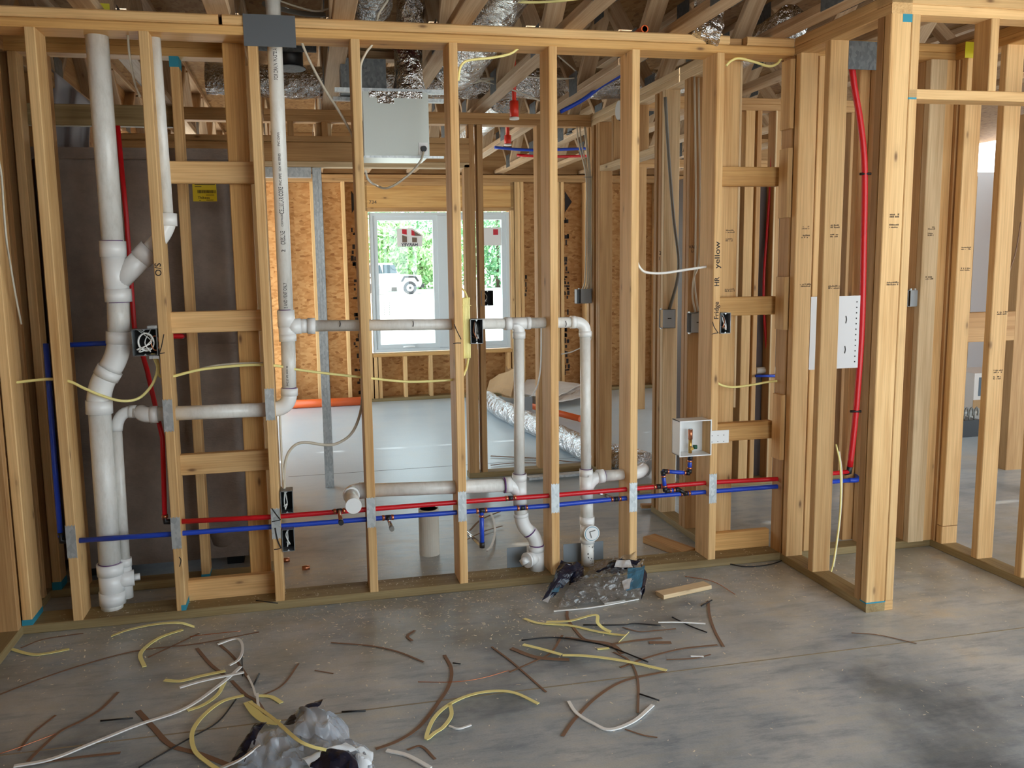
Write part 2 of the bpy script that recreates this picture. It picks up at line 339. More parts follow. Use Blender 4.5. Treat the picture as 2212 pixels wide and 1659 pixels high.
# ladder blocks (flat 2x4) where partitions meet the wall from behind
def zband(u, v0, v1, Y): return pY(u, v1, Y).z, pY(u, v0, Y).z
for v0, v1 in ((350, 396), (675, 718), (979, 1024), (1248, 1296)):
    z0, z1 = zband(450, v0, v1, .102); board('blocking', XS['C']+T, XS['D'], .102, WD, z0, z0+.089 if z0 > .1 else .128, 'x', PINE, WF)
for v0, v1 in ((360, 402), (642, 681), (912, 950), (1150, 1190)):
    z0, z1 = zband(1620, v0, v1, .102); board('blocking', XS['I']+T, 0, .102, WD, max(T, z0), max(T, z0)+.089, 'x', PINEO, WF)
JS = board('stud', 0, T, .0, .089, T, HP, 'z', PINED, WF)
for v0, v1, u in ((128, 278, 1712), (320, 470, 1707), (598, 712, 1698), (853, 992, 1690)):
    board('scab_block', -.024, .0, -.012, .066, pY(u, v1, 0).z, pY(u, v0, 0).z, 'z', PINE, WF)
# galvanised nail plates on the studs
def nailplate(parent, x0, z0, z1, y=0, wd=.038):
    V = []; F = []; n = 6; t = .0016
    prof = []
    for i in range(n+1):
        a = i/n; prof.append((x0+a*wd, (.0 if i in (0, 2, 4, 6) else .006)))
    top = [(x, y-t, z1-d) for x, d in prof]; bot = [(x, y-t, z0+d) for x, d in reversed(prof)]
    f = top+bot; k = len(f); V = [Vector(p) for p in f]+[Vector((p[0], y, p[2])) for p in f]
    F = [tuple(range(k-1, -1, -1))]+[(i, (i+1) % k, k+(i+1) % k, k+i) for i in range(k)]+[tuple(range(k, 2*k))]
    return mk('nail_plate', V, F, GALV, parent)
for k, v0, v1, u in (('C', 862, 934, 361), ('D', 838, 909, 585), ('B', 1134, 1207, 154), ('C', 1116, 1187, 380), ('D', 1097, 1165, 597), ('E', 1074, 1141, 800), ('F', 1061, 1128, 993), ('G', 1044, 1109, 1198), ('H', 1042, 1107, 1365), ('I', 1023, 1088, 1538)):
    nailplate(WF, XS[k]-.001, pY(u, v1, 0).z, pY(u, v0, 0).z)
# steel plate over the plates where the vent passes
a, b = pY(524, 32), pY(640, 103); pr = box('protector_plate', a.x, b.x, -.0025, -.0003, b.z, a.z+.004, GREYPL, WF)

# ---- wall_return : short 2x4 wall coming forward from the right end
WR = struct('wall_return'); YE = -.645; RW = .089
plates_y(WR, YE, 0, 0, RW, mat=PINE, by=(YE, 0))
for y in (-.052, -.268): board('stud', 0, RW, y, y+T, T, HP, 'z', PINE, WR)
pe = board('stud', 0, RW, YE, YE+T, T, HP, 'z', PINE, WR); board('stud', 0, RW, YE+.042, YE+.08, T, HP, 'z', PINED, WR)
tr = board('stud', RW+.002, RW+.04, YE, YE+.089, .045, HP, 'z', PINE, WR); board('shim_block', RW, RW+.038, YE, YE+.089, 0, .043, 'x', PINE, WR)
paint(pe, .05, RW, YE, YE+.03, HP-.03, HP); paint(pe, 0, RW, YE, YE+T, T, T+.006)
# header wall running right from the end post, over a wide opening
board('top_plate', RW, 2.6, YE, YE+.089, HP, HP+T, 'x', PINE, WR); board('top_plate', 0.0, 2.6, YE, YE+.089, HP+T, H, 'x', PINE, WR)
z0, z1 = pY(2050, 212, YE).z, pY(2050, 190, YE).z
sill = board('head_sill', RW+.003, 2.6, YE, YE+.089, z0-.006, z0+.032, 'x', PINE, WR); paint(sill, RW+.0, RW+.035, YE, YE+.01, z0-.008, z0-.001)
for x in (pY(2137, 150, YE).x, pY(2137, 150, YE).x+.407, 1.35): board('cripple_stud', x, x+T, YE, YE+.089, z0+.032, HP, 'z', PINE, WR)

# ---- wall_hall : back of the hallway, right of the corner
WH = struct('wall_hall'); YH = -.005
plates_x(WH, RW, .93, YH, YH+.089, mat=PINEO)
studz(WH, (.125,), YH, YH+.089, mat=PINE)
board('stud', .46, .498, YH, YH+.089, T, HP, 'z', PINEP, WH)
for x0, x1, y0, y1, m in ((.70, .789, YH-.02, YH+.018, PINEP), (.79, .828, YH+.03, YH+.089, PINE), (.70, .738, YH+.02, YH+.089, PINED)): board('stud', x0, x1, y0, y1, T, HP, 'z', m, WH)
a, b = pY(1834, 88, YH), pY(1902, 152, YH); box('protector_plate', a.x, b.x, YH-.0025, YH-.0003, b.z, a.z, STEELG, WH)
board('stud', .789, .842, YH-.012, YH+.026, T, HP, 'z', PINE, WH); board('stud', .843, .872, YH-.03, YH+.06, T, HP, 'z', PINED, WH)
for u0, u1 in ((1842, 1872), (1874, 1904)): board('stud', pY(u0, 600, .09).x, pY(u1, 600, .09).x, .0905, .128, T, HP, 'z', PINED, WH)
# ---- wall_right : hallway's right-hand wall
WRt = struct('wall_right'); XR = .845
plates_y(WRt, -2.2, YH, XR, XR+.089, by=(-.75, YH), mat=PINEO)
for y in (-.085, -.31, -.56, -1.0): board('stud', XR, XR+.089, y, y+T, T if y != -.085 else .13, HP, 'z', PINE, WRt)
board('shim_block', XR-.002, XR+.089, -.085, -.085+T, T, .126, 'z', PINE, WRt)
z0, z1 = pY(2180, 735, .12).z, pY(2180, 672, .12).z
board('blocking', 1.02, 1.38, .1, .138, z0, z1, 'x', PINED, WRt)
YN = plain('yellow_note', S(212, 200, 40), .6)
a = pY(2090, 92, YH); b = pY(2116, 125, YH); a = pY(2086, 90, -.12); b = pY(2116, 126, -.12); box('inspection_tag', a.x, b.x, -.121, -.119, b.z, a.z, YN, WRt)

# ---- wall_left : left side wall of the near room
WL = struct('wall_left'); XL = -3.508
plates_y(WL, -4.4, 2.2, XL, XL+.089, by=(-4.4, 2.2), mat=PINED)
for y in (-.045, -.42, -.83, -1.24, -1.65, -2.05, -2.46, -2.9, .3, .42, .8, 1.2, 1.6): board('stud', XL, XL+.087, y, y+T, T, HP, 'z', PINED, WL)
for y0, y1, z in ((-.007, .3, 1.2), (-.007, .3, .62), (-.007, .3, 1.83), (-.382, -.045, .9), (.46, .8, 1.3)): board('blocking', XL, XL+.038, y0, y1, z, z+.089, 'y', PINED, WL)
for i, y in enumerate((-4.4, -3.19, -1.98, -.77, .44, 1.66)): board('sheathing_panel', XL-.014, XL-.002, y-.004, y+1.226, -.1, H+.01, 'z', OSBD, WL)  # sheets back the left bay; near-room lengths added to block light

# ---- wall_light_block : unseen wall added to block light from behind left, open on the right
WRr = struct('wall_light_block')
board('bottom_plate', -3.5, -1.3, -4.5, -4.36, 0, T, 'x', PT, WRr)
for k_ in (0, 1): board('top_plate', -3.5, 6.1, -4.5, -4.36, HP+k_*T, HP+T+k_*T, 'x', PINEO, WRr)
for x in (-3.5, -3.1, -2.7, -2.3, -1.9, -1.5, -1.34): board('stud', x, x+T, -4.5, -4.36, T, HP, 'z', PINE, WRr)
for x in (-3.5, -2.4): board('sheathing_panel', x-.004, x+1.104, -4.514, -4.502, 0, H, 'z', OSB, WRr)
# ---- wall_chase : second stud wall behind the left bay, in front of the shower
WC = struct('wall_chase'); YC = .386
plates_x(WC, -3.419, -2.525, YC, YC+.089, mat=PINEO)
cs = {}
for x in (-3.41, -2.764): cs[x] = board('stud', x, x+T, YC, YC+.089, T, HP, 'z', PINE, WC)
board('stud', -3.30, -3.262, YC, YC+.089, T, HP, 'z', PINED, WC)
paint(cs[-3.41], -3.41, -3.41+T, YC, YC+.089, T, .075); paint(cs[-2.764], -2.764, -2.764+T, YC, YC+.089, HP-.045, HP); paint(cs[-2.764], -2.764, -2.764+T, YC, YC+.089, T, .05)
z0, z1 = pY(230, 272, YC+.09).z, pY(230, 226, YC+.09).z
board('ledger', -3.42, -2.77, YC+.09, YC+.128, z0, z0+.092, 'x', PT, WC)

# ---- wall_shower : partition behind the left ladder blocks
WS = struct('wall_shower'); XM = -2.522
plates_y(WS, WD+.001, 1.972, XM, XM+.089, mat=PINED)
for y in (WD+.001, .52, .93, 1.33, 1.72): board('stud', XM, XM+.089, y, y+T, T, HP, 'z', PINEO if y < .2 else PINED, WS)
for y in (.56, .97): board('stud', XM-.0, XM+.089, y, y+T, T, HP, 'z', PINED, WS)

# ---- wall_middle : framed wall with a wide cased opening, steel stud standing in it
WM_ = struct('wall_middle'); YB = 1.976
plates_x(WM_, -3.3, -.10, YB, YB+.089, mat=PINED, bot=False)
xb = lambda u, v=700: pY(u, v, YB).x
xk = xb(1017); xe = xb(1293)
board('bottom_plate', xk-.03, xe, YB, YB+.089, 0, T, 'x', PT, WM_)
for u, z1 in ((1009, 2.13), (1019, HP), (1037, HP), (1163, HP), (1279, HP)): board('stud', xb(u), xb(u)+T, YB, YB+.089, T, z1, 'z', PINED, WM_)
zt, zb = pY(800, 295, YB).z, pY(800, 349, YB).z; HZB = zb
board('header', -3.3, xb(1011)+.03, YB, YB+.038, zb, zt-.04, 'x', PINED, WM_); board('header', -3.3, xb(1011)+.03, YB+.051, YB+.089, zb, zt-.04, 'x', PINED, WM_)
board('header_plate', -3.3, xb(1011)+.03, YB, YB+.089, zt-.038, zt, 'x', PINED, WM_); board('header_plate', -3.3, xb(1011)+.03, YB, YB+.089, zb-.036, zb-.001, 'x', PINEP, WM_)
for u in (640, 712, 990): board('cripple_stud', xb(u), xb(u)+T, YB, YB+.089, zt, HP, 'z', PINED, WM_)
board('cripple_stud', xb(700), xb(700)+.1, YB+.05, YB+.088, zt, HP, 'z', PINEP, WM_)

# ---- wall_closet : partition running back from the right bay, with a doorway
WK = struct('wall_closet'); XC = -.278; XC2 = XC+.089
plates_y(WK, WD+.001, 2.06, XC, XC2, mat=PINEP, by=(WD+.001, .92)); board('bottom_plate', XC, XC2, 1.80, 2.06, 0, T, 'y', PT, WK)
for y, m in ((WD+.001, PINE), (.47, PINED), (.51, PINED), (.78, PINEP), (.82, PINED), (.88, PINED), (1.80, PINED), (1.84, PINED), (1.92, PINED), (2.02, PINED)): board('stud', XC, XC2, y, y+T, T, HP, 'z', m, WK)
bt = board('stud', XC2, XC2+.012, WD+.001, WD+.03, .75, HP, 'z', PINEP, WK)
zz = pX(1340, 348, XC).z
board('head_sill', XC, XC2, .918, 1.80, zz-.02, zz+.018, 'y', PINEP, WK)
for y in (1.2, 1.55): board('cripple_stud', XC, XC2, y, y+T, zz+.018, HP, 'z', PINED, WK)

# ---- wall_bath : framing of the next bathroom, seen between the studs on the right
WB = struct('wall_bath'); Y2 = 1.30
plates_x(WB, XC2, 1.7, Y2, Y2+.089, mat=PINED)
xbb = lambda u: pY(u, 500, Y2).x
for u0, u1, m_ in ((1606, 1626, PINE), (1631, 1641, PINED), (1670, 1683, PINED)): board('stud', xbb(u0), xbb(u1), Y2, Y2+.089, T, HP, 'z', m_, WB)
board('stud', xbb(1668), xbb(1668)+.012, Y2-.01, Y2, T, HP, 'z', PINEP, WB)
studz(WB, (.83, 1.23), Y2, Y2+.089, mat=PINED)
board('head_sill', .14, .42, Y2, Y2+.089, 2.10, 2.138, 'x', PINEP, WB); board('stud', .335, .373, Y2, Y2+.089, 2.138, HP, 'z', PINEP, WB)
for x, m in ((XC2+.03, PINEP),): board('stud', x, x+.012, .95, .98, T, HP, 'z', m, WB)

# ---- wall_far : bare studs of a further partition right of the closet door
WFa = struct('wall_far'); pf = pZ(1385, 884); YF = pf.y
board('bottom_plate', pf.x+.5, 3.2, YF, YF+.089, 0, T, 'x', PT, WFa); board('top_plate', pf.x-.1, 3.2, YF, YF+.089, HP, HP+T, 'x', PINED, WFa); board('top_plate', pf.x-.1, 3.2, YF, YF+.089, HP+T, H, 'x', PINED, WFa)
for x in (pf.x-.05, pf.x+.6, pf.x+1.0, pf.x+1.41, pf.x+1.81): board('stud', x, x+.09, YF, YF+.089, T if x > pf.x else 0, HP, 'z', PINED, WFa)
# ---- wall_side : sheathed outer wall far behind the hall
WSd = struct('wall_side'); plates_y(WSd, .9, 5.5, 5.9, 6.04, mat=PINED)
for y in (.9, 1.3, 1.7, 2.1, 2.5, 2.9, 3.3, 3.7, 4.1, 4.5, 4.9, 5.3): board('stud', 5.9, 6.04, y, y+T, T, HP, 'z', PINED, WSd)
for y in (.9, 2.12, 3.34, 4.56): board('sheathing_panel', 6.042, 6.054, y-.004, y+1.224, -.1, H, 'z', OSB, WSd)
# ---- wall_back : exterior wall with the window
WX = struct('wall_back'); YX = 5.52; YO = YX+.14
wx0, wx1, wz0, wz1 = pY(800, 600, YX).x, pY(1104, 600, YX).x, pY(950, 759, YX).z, pY(950, 456, YX).z
HB = pY(700, 392, YX).z; HT = HB+.076
board('bottom_plate', -3.52, 4.7, YX, YO, 0, T, 'x', PT, WX); board('bottom_plate', 5.9, 6.1, YX, YO, 0, T, 'x', PT, WX)
for k in (0, 1): board('top_plate', -3.52, 6.1, YX, YO, HB+k*T, HB+T+k*T, 'x', PINED, WX)
xs = [pY(u, 600, YX).x for u in (604, 677, 744, 1118, 1126, 1203, 1265)]
for x in xs+[wx0-.042, wx0-.085, wx1+.004, wx1+.05, .62, 1.02, 1.43, 1.77, 2.95, 3.4, 3.8, 4.26, 4.66, 5.62, -3.1, -3.52]: board('stud', x, x+T, YX, YO, T, HB, 'z', PINE, WX)
for x in (pY(873, 800, YX).x, pY(928, 800, YX).x, pY(818, 800, YX).x, wx0+.01, wx1-.05, pY(1040, 800, YX).x): board('cripple_stud', x, x+T, YX, YO, T, wz0-.04, 'z', PINE, WX)
board('rough_sill', wx0, wx1, YX, YO, wz0-.04, wz0-.002, 'x', PINEO, WX)
board('window_header', wx0-.04, wx1+.04, YX+.0, YO, wz1+.04, HB-.04, 'x', PINEO, WX); board('header_plate', wx0-.04, wx1+.04, YX, YO, wz1+.002, wz1+.04, 'x', PINED, WX); board('header_plate', wx0-.04, wx1+.04, YX, YO, HB-.04, HB, 'x', PINED, WX)
board('window_header', 4.26, 6.0, YX, YO, 2.1, HB, 'x', PINED, WX); board('window_header', 1.77, 2.99, YX, YO, 1.86, HB, 'x', PINED, WX); board('rough_sill', 1.77, 2.99, YX, YO, .9, .94, 'x', PINED, WX)
# sheathing sheets, windows left clear, plus a right-hand opening added for light
def sheet(x0, x1, z0, z1): return board('sheathing_panel', x0-.004, x1+.004, YO, YO+.012, z0, z1, 'z', OSB, WX, ch=.001)
e = -3.52
while e < wx0-1.3: sheet(e, e+1.214, -.1, HT+.2); e += 1.22
sheet(e, wx0-.0, -.1, HT+.2)
sheet(wx0, wx1, -.1, wz0-.004); sheet(wx0, wx1, wz1+.004, HT+.2)
sheet(wx1, 1.24, -.1, HT+.2); sheet(1.24, 1.8, -.1, HT+.2); sheet(1.8, 2.96, -.1, .92); sheet(1.8, 2.96, 1.86, HT+.2); sheet(2.96, 4.7, -.1, HT+.2); sheet(4.7, 5.62, 2.1, HT+.2); sheet(5.62, 6.04, -.1, HT+.2)
# faded black print on the sheathing beside two studs
def oprint(u, v0, v1, wdt):
    x = pY(u, 600, YO).x; z0 = pY(u, v1, YO).z; z1 = pY(u, v0, YO).z; P = []; z = z0; R = random.Random(u)
    while z < z1:
        hh = R.uniform(.02, .075); c = R.random()
        if c < .75:
            for k in range(R.choice((1, 2, 3))):
                ww = wdt*R.uniform(.15, .4); xx = x+R.uniform(0, wdt-ww); P.append(boxvf(xx, xx+ww, YO-.0012, YO-.0002, z, z+hh*R.uniform(.5, .9)))
        z += hh
    mk('printed_mark', *join(P), INK, WX)
oprint(758, 485, 860, .11); oprint(1216, 480, 810, .08); oprint(1130, 600, 640, .05)
for u in (757, 1218):
    c = pY(u+2, 436, YO); r = .12; mk('printed_mark', [(c.x, YO-.001, c.z+r), (c.x+r*.7, YO-.001, c.z), (c.x, YO-.001, c.z-r), (c.x, YO-.0002, c.z-r), (c.x+r*.7, YO-.0002, c.z), (c.x, YO-.0002, c.z+r)], [(2, 1, 0), (5, 4, 3), (0, 1, 4, 5), (1, 2, 3, 4)], INK, WX)

# ---- window_1
WI = struct('window_1', ((wx0+wx1)/2, YX, wz0))
fx0, fx1, fz0, fz1 = wx0+.012, wx1-.012, wz0+.01, wz1-.012; fw = .055; y0, y1 = YX+.02, YX+.10
xm0, xm1 = pY(941, 600, YX+.03).x, pY(974, 600, YX+.03).x
def frame(name, x0, x1, z0, z1, wd, y0, y1, mat, parent):
    P = [boxvf(x0, x1, y0, y1, z0, z0+wd), boxvf(x0, x1, y0, y1, z1-wd, z1), boxvf(x0, x0+wd, y0, y1, z0+wd, z1-wd), boxvf(x1-wd, x1, y0, y1, z0+wd, z1-wd)]
    return mk(name, *join(P), mat, parent)
frame('window_frame', fx0, fx1, fz0, fz1, fw*.6, y0, y1, VINYL, WI)
box('mullion', xm0+.03, xm1-.03, y0, y1, fz0+.03, fz1-.03, VINYL, WI)
for a, b in ((fx0+.033, xm0+.03), (xm1-.03, fx1-.033)):
    sa = frame('sash', a, b, fz0+.033, fz1-.033, fw*.9, y0+.012, y1-.015, VINYL, WI)
    box('pane', a+.045, b-.045, y0+.04, y0+.046, fz0+.08, fz1-.08, GLASS, sa)
    cx = (a+b)/2; tube('crank_handle', [(cx-.06, y0+.0, fz0+.05), (cx, y0-.02, fz0+.055), (cx+.07, y0-.005, fz0+.05)], .009, WHITE, sa, 8, 4)
# ================================================================== CEILING
CE = struct('ceiling', (0, 0, H)); TD = .42; ZT = H+TD
GUS = galv('truss_plate', S(88, 94, 98), S(112, 118, 122), .5)
def gusset(y, z, x, wd, hh, parent):
    k = ('gus', wd, hh)
    if k not in MESHC:
        V, F = boxvf(-.0006, .0006, -wd/2, wd/2, -hh/2, hh/2); me = bpy.data.meshes.new('gusset'); me.from_pydata(V, [], F); me.materials.append(GUS); MESHC[k] = me
    o = bpy.data.objects.new('gusset_plate', MESHC[k]); return place(o, Matrix.Translation((x, y, z)), parent)
XT = [-2.075+.488*k for k in range(-3, 9)]
JB = [-1.35, -.45, .45, 1.35, 2.25, 3.15, 4.05, 4.95]
for i, x in enumerate(XT):
    x0, x1 = x, x+.089; xc = x+.0445
    tr_ = empty('floor_truss', (xc, 0, H), parent=CE)
    board('bottom_chord', x0, x1, -2.6, 5.64, H, H+T, 'y', TRUSS, tr_); board('top_chord', x0, x1, -2.6, 5.64, ZT-T, ZT, 'y', TRUSS, tr_)
    for y in JB:
        for s in (-1, 1): beam('web', (xc, y+s*.05, H+T), (xc, y+s*.40, ZT-T), .089, .038, TRUSS, tr_)
        for xx in (x0-.001, x1+.001): gusset(y, H+.062, xx, .15, .125, tr_)
        gusset(y+.45, ZT-.06, x0-.001, .15, .12, tr_)
for i in range(4):
    for j in range(4):
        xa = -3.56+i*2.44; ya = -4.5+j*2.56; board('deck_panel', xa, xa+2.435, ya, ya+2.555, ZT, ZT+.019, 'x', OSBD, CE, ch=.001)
# boards set flat between the trusses over the wall plates
for a in ((-1.98, -1.6, .55, .64), (-1.98, -1.6, .88, .97)): board('blocking', a[0], a[1], a[2], a[3], H+.06, H+.098, 'x', TRUSS, CE)
zk = pY(880, 97, .74).z+.009; board('backer_board', -1.98, -1.59, .56, .96, zk, zk+.012, 'x', PINEP, CE)
board('rim_board', -3.558, -3.52, -4.4, 5.6, H, ZT, 'y', PINED, CE); board('added_gable_header', -3.52, -3.42, 2.95, 5.5, 2.2, H-.002, 'y', PINED, CE)  # gable header is unseen; open side below it added to daylight the back room
m_tape = plain('yellow_tape', S(206, 196, 50), .6); a_, b_ = pY(184, 6, .12), pY(237, 18, .12); box('tape_flag', a_.x, b_.x, .118, .121, H+.001, a_.z, m_tape, CE)
board('rim_board', -3.5, 6.1, 5.60, 5.64, H, ZT, 'x', PINED, CE)

# ================================================================== DUCTS AND FAN
def flexduct(name, pts, r, label, sm=8, seg=18, amp=.012, freq=9, group=None):
    P = cat(pts, sm); F = frames(P); V = []; Fc = []
    for i, p in enumerate(P):
        for j in range(seg):
            t = 2*math.pi*j/seg; d = F[i][0]*math.cos(t)+F[i][1]*math.sin(t)
            rr = r+amp*noise.noise((p+d*r)*freq)+amp*.6*noise.noise((p+d*r)*freq*2.7)
            V.append(p+d*rr)
    n = len(P)
    for i in range(n-1):
        for j in range(seg): Fc.append((i*seg+j, i*seg+(j+1) % seg, (i+1)*seg+(j+1) % seg, (i+1)*seg+j))
    Fc += [tuple(range(seg-1, -1, -1)), tuple((n-1)*seg+j for j in range(seg))]
    o = mk(name, V, Fc, FOIL, None, True); return tag(o, label, 'duct', group)
flexduct('flex_duct', [(-1.30, -.9, 2.76), (-1.30, .1, 2.70), (-1.30, .55, 2.66), (-1.30, 1.0, 2.62), (-1.30, 1.45, 2.61)], .125, 'fat foil flex duct crossing over the front wall plate')
flexduct('flex_duct', [(-2.75, 1.80, 2.60), (-2.3, 1.8, 2.59), (-1.9, 1.8, 2.60), (-1.5, 1.8, 2.61), (-1.0, 1.8, 2.62), (-.45, 1.8, 2.63), (.2, 1.8, 2.64)], .095, 'long foil duct running above the opening header', amp=.014)
flexduct('flex_duct', [(-1.87, -.1, 2.78), (-1.88, .1, 2.70), (-1.88, .28, 2.66), (-1.88, .42, 2.64)], .085, 'crumpled foil duct beside the fan riser above the plate')
p0, p1, p2 = pY(1535, -30, .06), pY(1532, 30, .04), pY(1522, 84, -.01)
flexduct('flex_duct', [p0+Vector((.02, .12, .1)), p0, p1, p2], .068, 'foil duct end drooping into the notched top plate', amp=.016, freq=16)
flexduct('flex_duct', [(-.81, 2.3, 2.63), (-.81, 3.2, 2.60), (-.81, 4.4, 2.62)], .11, 'foil duct over the far room behind the sprinkler drops')
flexduct('flex_duct', [(.17, .3, 2.62), (.17, .9, 2.6), (.17, 1.6, 2.62)], .085, 'foil duct above the small bath framing')
# fan unit
FY = .60; a, b = pY(783, 197, FY), pY(928, 337, FY)
fan = empty('ventilation_unit', ((a.x+b.x)/2, FY+.15, b.z), 'pale grey metal ventilation box hanging below the trusses', 'fan')
box('housing', a.x, b.x, FY, FY+.30, b.z, a.z, FANM, fan)
box('bottom_lip', a.x-.004, b.x+.07, FY-.012, FY-.001, b.z-.012, b.z-.002, GALV, fan)
kx = pY(915, 322, FY); box('cord_plate', kx.x-.025, kx.x+.02, FY-.003, FY-.0005, kx.z-.03, kx.z+.03, WHITE, fan)
tube('cord_grommet', [kx+Vector((0, -.016, 0)), kx], .014, BLACK, fan, 12)
mk('foil_tape', *join([boxvf(a.x+.03, b.x-.03, FY-.002, FY-.0006, a.z-.028, a.z+.003), boxvf(a.x+.07, a.x+.15, FY-.003, FY-.0018, a.z-.055, a.z-.02)]), FOIL, fan)
for y in (FY+.03, FY+.25): box('hanger_rail', a.x-.13, b.x+.12, y, y+.022, a.z+.002, a.z+.022, GALV, fan)
box('control_box', pY(735, 150, .8).x, pY(832, 150, .8).x, .76, .9, a.z+.024, H+.03, STEELG, fan)
dx = (pY(852, 150, .75).x+pY(912, 150, .75).x)/2
P = [(dx, FY+.14, a.z+.002), (dx, FY+.14, a.z+.05), (dx, FY+.14, a.z+.09), (dx, FY+.14, pY(880, 97, FY+.14).z+.01)]
tube('riser_duct', P, .071, FOIL, fan, 20, 0, [1.28, 1.15, 1.0, 1.0])
V = []; F = []; zr_ = pY(880, 97, FY+.14).z
for i in range(24):
    t = 2*math.pi*i/24; k = 1+.35*abs(noise.noise(Vector((math.cos(t)*2, math.sin(t)*2, 0))))
    for r, z in ((.0725, zr_-.022*k), (.105*k, zr_+.008)): V.append((dx+r*math.cos(t), FY+.14+r*math.sin(t), z))
for i in range(24): F.append((2*i, 2*((i+1) % 24), 2*((i+1) % 24)+1, 2*i+1))
mk('sealant_ring', V, F, SEAL, fan)
tube('riser_duct', [(dx+.01, FY+.14, zk+.012), (dx+.02, FY+.1, ZT-.02)], .07, FOIL, fan, 18)
cord = cat([pY(915, 328, FY-.02), pY(907, 350, FY-.06), pY(880, 380, FY-.08), pY(838, 406, FY-.05), pY(808, 398, FY), pY(794, 385, .35), pY(790, 370, .2)], 6)
tag(tube('power_cord', cord, .0055, ROMEX), 'white cord looping down from the ventilation box', 'cable')

def cyl3(name, a, b, r):
    a, b = Vector(a), Vector(b); n = (b-a).normalized(); V, F = sweep([a, b, b, b-n*.06], circ(1, 20), cap=False, rad=[r, r, r*.72, r*.72]); return mk(name, V, F, ORANGE, None)
# sprinkler drops
for u, v0, v1, Y, lab in ((1111, 188, 256, 1.35, 'red sprinkler drop in front of the opening header'), (1097, 276, 313, 2.62, 'red sprinkler drop behind the framed wall header')):
    t, bq = pY(u, v0, Y), pY(u, v1, Y); sp = empty('sprinkler_drop', bq, lab, 'sprinkler')
    tube('drop_pipe', [bq+Vector((0, 0, .03)), (bq.x, Y, ZT-.1)], .0135, REDP, sp, 12); tube('cap', [bq, (bq.x, Y, (bq.z*.45+t.z*.55))], .026, REDP, sp, 16)
    tube('rim', [bq+Vector((0, 0, -.006)), bq+Vector((0, 0, .006))], .029, STICK, sp, 16)
p = pY(1391, 66, .03); tag(cyl3('sprinkler_pipe', (p.x, .15, H+.017), (p.x, .02, H+.017), .017), 'short orange pipe end resting on the top plate', 'pipe')
# black and white pipes in the truss space
tag(tube('drain_line', [(-2.9, .92, 2.60), (-2.12, .92, 2.60)], .045, STEELG), 'grey drain line between trusses left of the ventilation box', 'pipe')
tag(tube('water_tube', [pY(1210, 242, 1.3), pY(1260, 215, 1.25), pY(1300, 185, 1.2), pY(1345, 160, 1.2)], .012, BLUE, None, 10, 6), 'dark blue water tube hanging under a truss chord', 'pipe')
tag(tube('water_tube', [(-.62, 3.4, 2.445), (-.3, 3.42, 2.43), (.2, 3.4, 2.445)], .012, BLUE, None, 10, 4), 'bright blue water tube under the far room trusses', 'pipe')
tag(tube('water_tube', [(-.3, 3.9, 2.45), (0, 3.9, 2.44), (.4, 3.9, 2.45)], .012, RED, None, 10, 4), 'bright red water tube under the far room trusses', 'pipe')
def can(x, y, z, label):
    t = empty('can_light', (x, y, z), label, 'light'); V = []; F = []
    tube('can_body', [(x, y, z), (x, y, z+.12)], .07, BLACK, t, 20); tube('can_rim', [(x, y, z-.006), (x, y, z)], .082, STEELG, t, 20)
p = pY(625, 138, 1.0); can(p.x, 1.0, p.z-.02, 'black recessed can light between trusses behind the vent pipe')
p = pY(1245, 283, 2.9); can(p.x, 2.9, p.z-.02, 'black recessed can light over the far room')
# round cover hanging on the closet wall plate
p = pX(1340, 238, XC-.02); dc = empty('round_cover', p, 'round white cover with black rim on the closet wall plates', 'cover')
tube('rim', [p+Vector((.0, 0, 0)), p+Vector((.018, 0, 0))], .062, BLACK, dc, 24); tube('face', [p+Vector((-.012, 0, 0)), p], .056, WHITE, dc, 24)
# ================================================================== SHOWER
SY = .545; zt = pY(250, 320, SY).z; zb = pY(420, 1172, SY).z; x0, x1 = -3.405, XM-.008
sh = empty('shower_unit', ((x0+x1)/2, SY+.4, 0), 'brown-grey fibreglass shower unit seen from its back', 'shower')
def slab(name, pr, z0, z1, mat, parent, smooth=True):
    n = len(pr); V = [(x, y, z0) for x, y in pr]+[(x, y, z1) for x, y in pr]
    return mk(name, V, [(i, i+1, n+i+1, n+i) for i in range(n-1)], mat, parent, smooth)
def uprof(x0, x1, y0, y1, r):
    pr = [(x0, y1)]
    for i in range(7): t = math.pi+math.pi/2*i/6; pr.append((x0+r+r*math.cos(t), y0+r+r*math.sin(t)))
    for i in range(7): t = 1.5*math.pi+math.pi/2*i/6; pr.append((x1-r+r*math.cos(t), y0+r+r*math.sin(t)))
    return pr+[(x1, y1)]
zm = pY(420, 745, SY).z
slab('upper_wall', uprof(x0, x1, SY, SY+.84, .07), zm, zt-.045, SHOWER, sh); slab('lower_wall', uprof(x0, x1, SY-.012, SY+.84, .07), zb+.06, zm+.001, SHOWER, sh)
slab('nailing_flange', uprof(x0-.0, x1+.0, SY-.022, SY+.84, .03), zt-.05, zt, SHOWER, sh)
box('pan', x0+.03, x1-.03, SY+.03, SY+.8, .06, zb+.07, SHOWER, sh)
for x in (x0+.1, x1-.1): box('foot', x-.04, x+.04, SY+.1, SY+.7, 0, .061, DARK, sh)
p = pY(478, 1150, SY-.0); V, F = sweep([(p.x, SY+.07, zb+.09), (p.x, SY+.07, zb+.02), (p.x, SY+.07, zb-.03), (p.x, SY+.07, zb-.055)], circ(.07, 20), rad=[1, 1, .85, .4]); mk('drain_boss', V, F, SHOWER, sh, True)
a, b = pY(415, 393, SY), pY(469, 435, SY)
lb = box('label', a.x, b.x, SY-.0012, SY-.0002, b.z, a.z, YELP, sh)
lw, lh = b.x-a.x, a.z-b.z; BI = plain('barcode_ink', S(70, 58, 16), .6)
